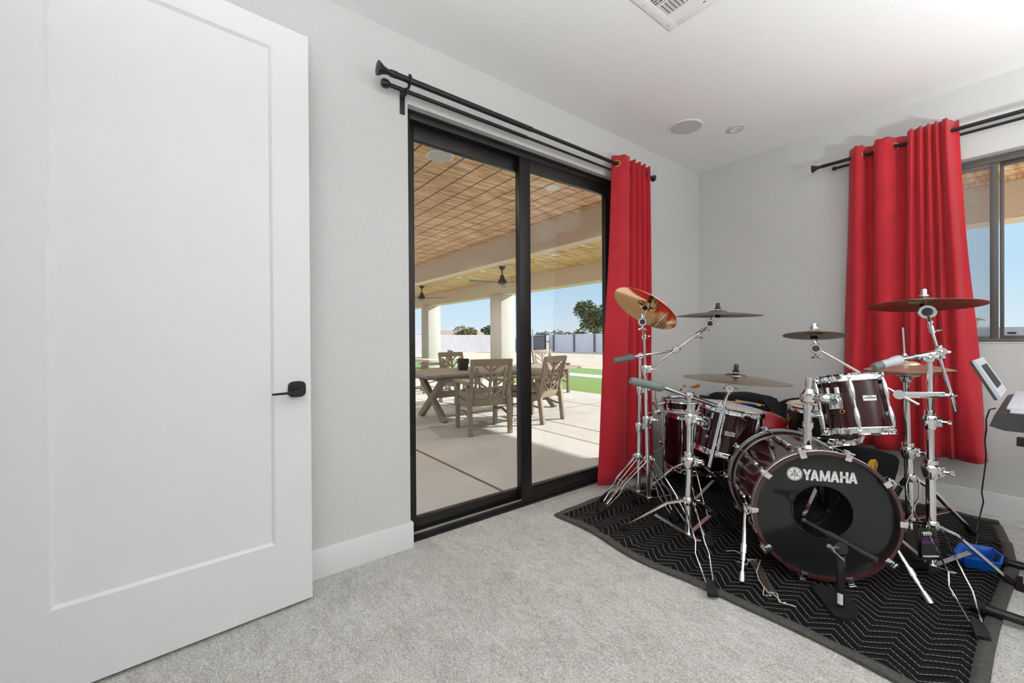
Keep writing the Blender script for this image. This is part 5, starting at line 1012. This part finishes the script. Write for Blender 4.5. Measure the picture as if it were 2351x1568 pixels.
# bass drum pedal
pd = thing('bass_drum_pedal', 'black bass drum pedal clamped behind the bass drum', 'drum pedal', (-1.02, 2.85, BZ)); q0 = BM @ V3((0, -0.26, -DEP-0.03)); q1 = BM @ V3((0, -0.27, -DEP-0.30))
m = MB(); m.bar(q0, q1, 0.09, 0.014, (0, 0, 1), 0.003); m.build('base_plate', 'blackmetal', pd); m = MB(); m.bar(q0+V3((0, 0, 0.09)), q1+V3((0, 0, 0.02)), 0.075, 0.010, (0, 0, 1), 0.003); m.build('footboard', 'steel', pd)
m = MB(); m.cyl(BM @ V3((-0.06, -0.26, -DEP-0.06)), BM @ V3((-0.06, -0.06, -DEP-0.06)), 0.008); m.cyl(BM @ V3((0.06, -0.26, -DEP-0.06)), BM @ V3((0.06, -0.06, -DEP-0.06)), 0.008); m.cyl(BM @ V3((-0.08, -0.06, -DEP-0.06)), BM @ V3((0.08, -0.06, -DEP-0.06)), 0.007); m.cyl(BM @ V3((0, -0.06, -DEP-0.06)), BM @ V3((0, 0.08, -DEP-0.09)), 0.004); m.build('pedal_frame', 'steel', pd)
MB().ball(BM @ V3((0, 0.08, -DEP-0.085)), 0.024).build('beater', 'rubber', pd)
# ---------------------------------------------------------------- microphone stand in front of the bass drum
mp = V3((-0.5113, 2.0727, 0.0260))
ms = thing('microphone_stand', 'short black boom microphone stand on a flat base in front of the bass drum', 'microphone stand', (mp.x, mp.y, BZ))
base = [(-0.6348, 2.1477), (-0.6131, 2.1958), (-0.5373, 2.2154), (-0.4857, 2.1575), (-0.4622, 2.1079), (-0.4567, 2.0521), (-0.4737, 2.0025), (-0.5100, 1.9888)]
MB().prism(list(reversed(base)), 0.013, Matrix.Translation((0, 0, BZ+0.001))).build('base', 'rubber', ms)
pz = V3((mp.x, mp.y, 0.2364)); m = MB(); m.cyl(mp, pz, 0.0135, None, 20); m.lathe([(0, -0.045), (0.0165, -0.045), (0.0165, -0.004), (0.014, 0), (0, 0)], pz, (0, 0, 1), 20); m.build('post', 'blackplastic', ms)
vd = V3((-mp.x, -mp.y, 0)).normalized(); T = Matrix.Translation(V3((mp.x, mp.y, mp.z+0.037))) @ Matrix(((-vd.y, 0, vd.x, 0), (vd.x, 0, vd.y, 0), (0, 1, 0, 0), (0, 0, 0, 1)))
m = MB(T)
for q in range(6): a0, a1 = (-0.9+q*0.25), (-0.9+(q+1)*0.25); m.raw([(0.0139*math.sin(a0), -0.022, 0.0139*math.cos(a0)), (0.0139*math.sin(a1), -0.022, 0.0139*math.cos(a1)), (0.0139*math.sin(a1), 0.022, 0.0139*math.cos(a1)), (0.0139*math.sin(a0), 0.022, 0.0139*math.cos(a0))], [(0, 1, 2, 3)])
lb_ = m.build('paper_label', 'white', ms); m = MB(T)
for q in range(9): yq = -0.016+q*0.0036; m.raw([(0.0141*math.sin(a), yq+dy, 0.0141*math.cos(a)) for a, dy in ((-0.8, 0), (-0.15, 0), (-0.15, 0.0012+0.0008*(q % 3)), (-0.8, 0.0012+0.0008*(q % 3)))], [(0, 1, 2, 3)])
m.build('label_bars', 'ink', lb_)
tl = V3((-0.4861, 1.9779, 0.3077)); m = MB(); m.cyl(pz, tl, 0.009); m.lathe([(0, -0.016), (0.02, -0.016), (0.022, 0.016), (0, 0.016)], tl, vd, 18); jn = m.build('boom_joint', 'blackplastic', ms)
m = MB(); g0 = V3((-0.5002, 1.9108, 0.3198)); m.cyl(tl, g0, 0.006); m.cyl(V3((-0.5020, 1.8922, 0.3331)), V3((-0.4946, 1.9098, 0.3125)), 0.008); m.cyl(V3((-0.4910, 1.9063, 0.3117)), V3((-0.4759, 1.9580, 0.2680)), 0.004, 0.006); wv = m.build('wing_screw', 'steel', jn); wv['label'] = 'silver wing screw'
p0, p1 = V3((-0.6238, 2.0290, 0.3495)), V3((-0.3805, 1.9833, 0.2978)); m = MB(); m.cyl(p0, p0.lerp(p1, 0.62), 0.0075); m.cyl(p0.lerp(p1, 0.35), p0.lerp(p1, 0.64), 0.0125); m.cyl(p0.lerp(p1, 0.62), p1, 0.009, 0.0115); m.ball(p0, 0.011); m.build('boom_arm', 'blackplastic', ms)
# ---------------------------------------------------------------- snare wires on the blanket
sw_ = thing('snare_wires', 'loose coiled snare wires with cream cords lying on the blanket by the bass drum spur', 'snare wires', (-0.8018, 2.0799, 0.0130))
A0, A1, B0, B1 = V3((-0.8828, 2.1493, 0.0220)), V3((-0.8626, 2.1875, 0.0220)), V3((-0.7358, 1.9438, 0.0220)), V3((-0.7177, 1.9865, 0.0220))
m = MB()
for q in range(14):
    f = q/13; s_, e_ = A0.lerp(A1, f), B0.lerp(B1, f); m.tube([s_.lerp(e_, k/6) + V3((0, 0, 0.002*math.sin(k*1.3+q))) for k in range(7)], 0.0011, 5)
m.build('coils', 'wire', sw_); m = MB(); m.bar(A0, A1, 0.003, 0.012); m.bar(B0, B1, 0.003, 0.012); m.build('end_plate', 'steel', sw_)
cp = lambda x, y: None
for pts in ([(-0.8538, 2.1851, 0.0350), (-0.8274, 2.0741, 0.0300), (-0.7974, 2.0214, 0.0260), (-0.7632, 1.9793, 0.0260), (-0.7158, 1.9398, 0.0220), (-0.7400, 1.9190, 0.0220), (-0.7555, 1.9685, 0.0260)],
            [(-0.7278, 1.9585, 0.0240), (-0.7082, 1.9787, 0.0220), (-0.6805, 1.9236, 0.0200), (-0.6638, 1.9309, 0.0200), (-0.6257, 1.9432, 0.0200)], [(-0.7207, 1.9576, 0.0240), (-0.6906, 1.9431, 0.0220), (-0.6716, 1.9257, 0.0200), (-0.6615, 1.9380, 0.0220)],
            [(-1.0105, 2.1692, 0.0220), (-0.9844, 2.2028, 0.0240), (-0.9471, 2.2003, 0.0220), (-0.8889, 2.1543, 0.0220)], [(-0.9324, 2.1184, 0.0200), (-0.9103, 2.1143, 0.0200), (-0.8881, 2.1234, 0.0200), (-0.9014, 2.1653, 0.0260), (-0.8699, 2.1863, 0.0300), (-0.8795, 2.1606, 0.0260), (-0.9052, 2.1549, 0.0300)]):
    MB().tube(pts, 0.0018, 6).build('cord', 'string', sw_)
# ---------------------------------------------------------------- case, pouch and small things by the corner
cs = thing('equipment_case', 'black fabric covered equipment case in the corner behind the floor tom', 'case', (-1.67, 3.56, 0.022))
MB().box((-1.675, 3.56, 0.272), (0.77, 0.30, 0.50), None, 0.012).build('case_body', 'fabric_black', cs); MB().box((-1.675, 3.56, 0.560), (0.78, 0.31, 0.075), None, 0.012).build('case_lid', 'fabric_black', cs)
m = MB(); m.box((-1.675, 3.403, 0.515), (0.05, 0.012, 0.05), None, 0.003); m.box((-1.40, 3.403, 0.515), (0.04, 0.012, 0.05), None, 0.003); m.build('latch', 'steel', cs)
CZ = 0.5985
po = thing('soft_pouch', 'soft black zip pouch lying on the equipment case', 'bag', (-1.52, 3.55, CZ))
m = MB(); vs = []; fs = []; nu, nv = 18, 10
for lay in (0, 1):
    for j in range(nv+1):
        for i in range(nu+1):
            u, v = i/nu, j/nv; x = -1.76+0.45*u; y = 3.44+0.24*v; edge_ = (max(0, 1-((2*u-1)**6)))*(max(0, 1-((2*v-1)**6)))
            vs.append((x, y, CZ + (0.002 if lay == 0 else 0.006+0.075*edge_**0.35*(0.9+0.1*math.sin(u*9+v*4))*(0.85+0.15*u))))
W1 = (nu+1)*(nv+1)
for j in range(nv):
    for i in range(nu):
        q = j*(nu+1)+i; fs.append((q, q+nu+1, q+nu+2, q+1)); fs.append((W1+q, W1+q+1, W1+q+nu+2, W1+q+nu+1))
for i in range(nu): fs += [(i, i+1, W1+i+1, W1+i), (nv*(nu+1)+i, W1+nv*(nu+1)+i, W1+nv*(nu+1)+i+1, nv*(nu+1)+i+1)]
for j in range(nv): q = j*(nu+1); r_ = q+nu; fs += [(q, W1+q, W1+q+nu+1, q+nu+1), (r_, r_+nu+1, W1+r_+nu+1, W1+r_)]
m.raw(vs, fs); m.build('pouch_body', 'fabric_black', po, 60)
MB().tube([(-1.75, 3.437, CZ+0.05), (-1.6, 3.433, CZ+0.056), (-1.45, 3.433, CZ+0.052), (-1.32, 3.437, CZ+0.045)], 0.003, 6).build('zipper', 'blackmetal', po)
MB().raw([(-1.322, 3.43, CZ+0.045), (-1.312, 3.66, CZ+0.045), (-1.282, 3.66, CZ-0.006), (-1.272, 3.43, CZ-0.006), (-1.270, 3.43, CZ-0.14), (-1.268, 3.60, CZ-0.16), (-1.33, 3.43, CZ+0.038), (-1.318, 3.66, CZ+0.038), (-1.286, 3.66, CZ-0.01), (-1.278, 3.43, CZ-0.01), (-1.276, 3.43, CZ-0.14), (-1.274, 3.60, CZ-0.16)],
        [(0, 1, 2, 3), (3, 2, 5, 4), (6, 9, 8, 7), (9, 10, 11, 8), (0, 3, 9, 6), (3, 4, 10, 9), (4, 5, 11, 10), (1, 7, 8, 2), (2, 8, 11, 5), (0, 6, 7, 1)]).build('pouch_flap', 'fabric_black', po)
cd = thing('folded_card', 'white folded printed card standing on the equipment case', 'card', (-1.95, 3.43, CZ))
cdp = [V3((-2.0154, 3.4300, 0.6204)), V3((-1.9308, 3.4400, 0.6281)), V3((-1.8164, 3.4250, 0.6408))]; m = MB()
for a, b in ((0, 1), (1, 2)): m.raw([(cdp[a].x, cdp[a].y, CZ), (cdp[b].x, cdp[b].y, CZ), (cdp[b].x, cdp[b].y, CZ+0.088), (cdp[a].x, cdp[a].y, CZ+0.088), (cdp[a].x, cdp[a].y+0.002, CZ), (cdp[b].x, cdp[b].y+0.002, CZ), (cdp[b].x, cdp[b].y+0.002, CZ+0.088), (cdp[a].x, cdp[a].y+0.002, CZ+0.088)], [(0, 1, 2, 3), (7, 6, 5, 4), (0, 4, 5, 1), (3, 2, 6, 7), (0, 3, 7, 4), (1, 5, 6, 2)])
m.build('card_panel', 'paper', cd); m = MB()
for z in (0.058, 0.066, 0.074): m.box(cdp[0].lerp(cdp[1], 0.35)+V3((0, -0.0015, CZ-cdp[0].lerp(cdp[1], 0.35).z+z)), (0.022, 0.001, 0.004))
m.box(cdp[1].lerp(cdp[2], 0.5)+V3((0, -0.002, CZ-cdp[1].lerp(cdp[2], 0.5).z+0.05)), (0.03, 0.001, 0.006)); m.build('card_print', 'ink', cd)
pl = thing('pliers', 'pliers with tan orange handles standing behind the white card', 'pliers', (-1.90, 3.50, CZ)); h0, h1, h2 = V3((-1.9873, 3.4900, 0.7000)), V3((-1.9180, 3.4900, 0.6827)), V3((-1.8427, 3.4900, 0.7120)); pv = V3((h0.x+0.05, 3.49, CZ+0.03))
MB().tube([pv, (h0+pv)/2+V3((-0.012, 0, 0)), h0], [0.008, 0.013, 0.015], 10).build('handle', 'orange', pl); MB().tube([pv, h1, h2], [0.008, 0.013, 0.012], 10).build('handle', 'orange', pl); m = MB(); m.tube([pv+V3((0, 0, 0.004)), V3((pv.x, pv.y, CZ+0.002))], [0.012, 0.008], 8); m.build('jaws', 'steel', pl)
stick('drumstick', 'pale drumstick lying along the front edge of the equipment case, left one', (-1.66, 3.415, CZ+0.008), (-1.40, 3.425, CZ+0.009)); stick('drumstick', 'pale drumstick on the equipment case, crossing at the right end', (-1.52, 3.432, CZ+0.022), (-1.30, 3.412, CZ+0.010))
mk = thing('marker_pen', 'blue marker pen with a yellow end on the equipment case', 'pen', (-1.42, 3.41, CZ)); MB().cyl((-1.47, 3.409, CZ+0.006), (-1.35, 3.403, CZ+0.006), 0.0065).build('barrel', 'blue', mk); MB().cyl((-1.35, 3.403, CZ+0.006), (-1.325, 3.4015, CZ+0.006), 0.0068).build('end_cap', 'yellow', mk)
rb = thing('round_bag', 'round black cymbal bag leaning against the wall behind the snare drum', 'bag', (-1.2, 3.85, 0)); ax = V3((0.1, -1, 0.12))
MB().lathe([(0, -0.035), (0.27, -0.035), (0.305, -0.02), (0.31, 0), (0.305, 0.02), (0.27, 0.035), (0, 0.035)], (-1.19, 3.855, 0.325), ax, 56).build('bag_body', 'fabric_black', rb); MB().torus(V3((-1.19, 3.855, 0.325)), ax, 0.309, 0.0035, 56, 6).build('zipper', 'blackmetal', rb)
# cushion bag with a yellow emblem
cb = thing('backpack', 'black padded bag with a yellow emblem leaning by the wall behind the bass drum', 'bag', (-0.6967, 3.3705, 0.0000))
FM = Matrix(((0.6130, 0, 0.7901, 0), (0.7901, 0, -0.6130, 0), (0, 1, 0, 0), (0, 0, 0, 1)))
fo = V3((-0.6963, 3.3710, 0.3033)); FMo = Matrix.Translation(fo) @ FM
def loc(p): q = FMo.inverted() @ V3(p); return (q.x, q.y)
pts = [loc(p) for p in ((-0.8397, 3.1839, 0.0076), (-0.6204, 3.4665, 0.0053), (-0.5917, 3.5046, 0.1427), (-0.5681, 3.5360, 0.2745), (-0.5613, 3.5452, 0.3377), (-0.5781, 3.5237, 0.3682), (-0.6794, 3.3936, 0.4132), (-0.7721, 3.2742, 0.4444), (-0.8059, 3.2306, 0.4310), (-0.8396, 3.1868, 0.3873), (-0.8549, 3.1659, 0.2224))]
zmin = -fo.z+0.008; pts = [(x, max(y, zmin)) for x, y in pts]; t = bmesh.new(); k = len(pts)
va = [t.verts.new((x, y, 0)) for x, y in pts]; vb = [t.verts.new((x, y, -0.10)) for x, y in pts]; t.faces.new(va); t.faces.new(list(reversed(vb)))
for q in range(k): t.faces.new((va[q], vb[q], vb[(q+1) % k], va[(q+1) % k]))
bmesh.ops.recalc_face_normals(t, faces=t.faces[:]); bmesh.ops.bevel(t, geom=t.edges[:], offset=0.018, segments=3, profile=0.5, affect='EDGES')
MB(FMo).merge(t).build('bag_body', 'fabric_black', cb, 50)
m = MB(FMo @ Matrix.Translation((0, 0, 0.0015))); ye = [loc(p) for p in ((-0.6929, 3.3753, 0.2978), (-0.6929, 3.3755, 0.3253), (-0.6811, 3.3909, 0.3472), (-0.6642, 3.4126, 0.3470), (-0.6558, 3.4234, 0.3304), (-0.6558, 3.4232, 0.3029), (-0.6608, 3.4165, 0.2865), (-0.6592, 3.4184, 0.2534), (-0.6861, 3.3836, 0.2537), (-0.6996, 3.3665, 0.2813), (-0.6777, 3.3948, 0.2866), (-0.6777, 3.3949, 0.3086))]
m.prism(ye, 0.002); e_ = m.build('emblem', 'yellow', cb, 20, True); e_['label'] = 'yellow emblem partly hidden by the drum'
m = MB(FMo @ Matrix.Translation((0, 0, 0.0037))); s0, s1 = loc((-0.6743, 3.3989, 0.2646)), loc((-0.6625, 3.4147, 0.3360))
for o in (0, 0.010): m.prism([(s0[0]+o-0.002, s0[1]), (s0[0]+o+0.002, s0[1]), (s1[0]+o*0.7+0.001, s1[1]), (s1[0]+o*0.7-0.002, s1[1])], 0.0006)
m.build('emblem_lines', 'ink', e_, 20, True)
# ---------------------------------------------------------------- blue tray, pedal, keyboard and stand
tr = thing('dustpan', 'bright blue plastic dustpan tray on the blanket under the right stand leg', 'dustpan', (-0.2064, 3.0403, 0.0130))
bo = [V3(p) for p in ((-0.2778, 2.9414, 0.0160), (-0.2404, 2.9076, 0.0160), (-0.1321, 2.9554, 0.0160), (-0.1315, 3.0630, 0.0160), (-0.1660, 3.1473, 0.0160), (-0.2683, 3.1002, 0.0160))]; ce = sum(bo, V3())/6; vs = []; fs = []
for q in bo:
    o = (q-ce).normalized(); vs += [q-o*0.02, q-o*0.02+V3((0, 0, 0.003)), q+V3((0, 0, 0.052)), q+o*0.008+V3((0, 0, 0.050)), q-o*0.014]
for q in range(6):
    for w in range(4): a, b = q*5+w, ((q+1) % 6)*5+w; fs.append((a+1, b+1, b, a) if False else (a, a+1, b+1, b))
fs += [tuple(q*5+1 for q in range(6)), tuple(q*5 for q in reversed(range(6)))]
MB().raw(vs, fs).build('tray', 'blue', tr, 25); hd0 = (bo[0]+bo[1])/2 + V3((0, 0, 0.03)); MB().bar(hd0, hd0+(hd0-ce).normalized()*0.05, 0.03, 0.012, (0, 0, 1), 0.004).build('handle', 'blue', tr)
ks = thing('keyboard_stand', 'black folding keyboard stand with two round feet bars at the right edge', 'keyboard stand', (0.25, 2.9, 0))
f1, f2 = V3((-0.1434, 3.0855, 0.0350)), V3((-0.1774, 2.4898, 0.0350))
for p in (f1, f2):
    m = MB(); m.cyl((p.x, p.y, 0.035), (p.x+0.56, p.y, 0.035), 0.018); fb = m.build('foot_bar', 'blackmetal', ks); MB().lathe([(0, 0), (0.022, 0), (0.024, 0.01), (0.024, 0.04), (0, 0.045)], (p.x-0.012, p.y, 0.035), (1, 0, 0), 16).build('end_cap', 'rubber', fb)
for x, a, b in ((0.30, f1.y, f2.y), (0.35, f2.y, f1.y)): MB().bar((x, a, 0.04), (x, b, 0.70), 0.03, 0.03, (1, 0, 0), 0.003).build('cross_leg', 'blackmetal', ks)
for y in (f1.y, f2.y): MB().box((0.13, y, 0.716), (0.40, 0.035, 0.032), None, 0.003).build('support_bar', 'blackmetal', ks)
KY0, KY1 = 2.58, 3.52
kb = thing('keyboard', 'silver and charcoal electronic keyboard seen from its end at the right edge', 'keyboard', (0.1, 3.05, 0.735))
def prof(pp): return [(p[0], p[2]) for p in pp]
KX = lambda y0: Matrix(((1, 0, 0, 0), (0, 0, -1, y0), (0, 1, 0, 0), (0, 0, 0, 1)))      # local x,y -> world x,z ; extrude towards -y
lo = prof([(-0.1439, 2.5800, 0.7506), (-0.1299, 2.5800, 0.7971), (-0.0991, 2.5800, 0.8102)]) + [(0.30, 0.8102-0.004), (0.31, 0.7506)] + [(0.26, 0.738), (-0.105, 0.738)]
MB(KX(KY1)).prism(list(reversed(lo)), KY1-KY0).build('keyboard_body', 'key_dark', kb, 30)
zt = 0.8102; xl = -0.1299
m = MB(); m.box((0.10, (KY0+KY1)/2, zt+0.003), (0.40-0.02, KY1-KY0-0.004, 0.008), None, 0.003); m.box((xl+0.075, (KY0+KY1)/2, zt+0.012), (0.09, KY1-KY0-0.10, 0.012), None, 0.004); m.build('control_panel', 'key_silver', kb)
MB().box((0.0, 3.2, zt+0.022), (0.06, 0.22, 0.02), None, 0.006).build('speaker_grille', 'ink', kb)
m = MB()
for q in range(36): m.box((0.215, KY0+0.03+q*0.0245, zt+0.016), (0.15, 0.0225, 0.012), None, 0.001)
m.build('white_keys', 'white', kb)['kind'] = 'stuff'
rp_ = prof([(-0.1309, 2.8000, 0.8383), (-0.2079, 2.8000, 1.0058), (-0.1986, 2.8000, 1.0120), (-0.1210, 2.8000, 0.8509)]); MB(KX(3.22)).prism(rp_, 0.42).build('music_rest', 'key_silver', kb, 30)
bk = [(x-0.010, z-0.004) for x, z in rp_[:2]] + [rp_[1], rp_[0]]; MB(KX(3.22)).prism(bk, 0.42).build('rest_back', 'key_dark', kb, 30)
a_, b_ = V3((rp_[3][0], 0, rp_[3][1])), V3((rp_[2][0], 0, rp_[2][1])); nr = V3((b_.z-a_.z, 0, -(b_.x-a_.x))).normalized()
if nr.x < 0: nr = -nr
m = MB(); pa, pb_ = a_.lerp(b_, 0.2)+nr*0.001, a_.lerp(b_, 0.82)+nr*0.001; m.raw([(pa.x, 2.87, pa.z), (pa.x, 3.15, pa.z), (pb_.x, 3.15, pb_.z), (pb_.x, 2.87, pb_.z)], [(0, 1, 2, 3)]); m.build('rest_slot', 'ink', kb)
cp_ = thing('power_cord', 'thin black cord hanging from the keyboard to the floor by the window curtain', 'cord', (-0.2514, 3.7569, 0.0000))
MB().tube([(-0.1320, 2.7200, 0.8103), (-0.1504, 2.7200, 0.8024), (-0.1603, 2.7200, 0.7596), (-0.1603, 2.7400, 0.7134), (-0.1690, 2.8000, 0.6511), (-0.1710, 2.9000, 0.5789), (-0.1767, 2.9500, 0.5075), (-0.1853, 3.0000, 0.4331), (-0.1941, 3.0500, 0.3563), (-0.1916, 3.1000, 0.2979), (-0.2020, 3.1500, 0.2384), (-0.2481, 3.7071, 0.0200), (-0.2430, 3.5313, 0.0200), (-0.2303, 3.3472, 0.0300), (-0.2176, 3.0986, 0.0500), (-0.2352, 2.9850, 0.0300)], 0.0028, 8).build('cord', 'blackplastic', cp_)
fp_ = thing('foot_pedal', 'small black foot pedal on the carpet at the right edge', 'pedal', (-0.0683, 2.8949, 0.0000)); p = V3((-0.0600, 2.9054, 0.0000))
MB().box((p.x+0.02, p.y, 0.018), (0.09, 0.10, 0.036), None, 0.008).build('pedal_body', 'rubber', fp_); MB().box((p.x+0.02, p.y-0.01, 0.040), (0.05, 0.07, 0.008), Matrix.Rotation(0.1, 4, 'X'), 0.003).build('treadle', 'steel', fp_)
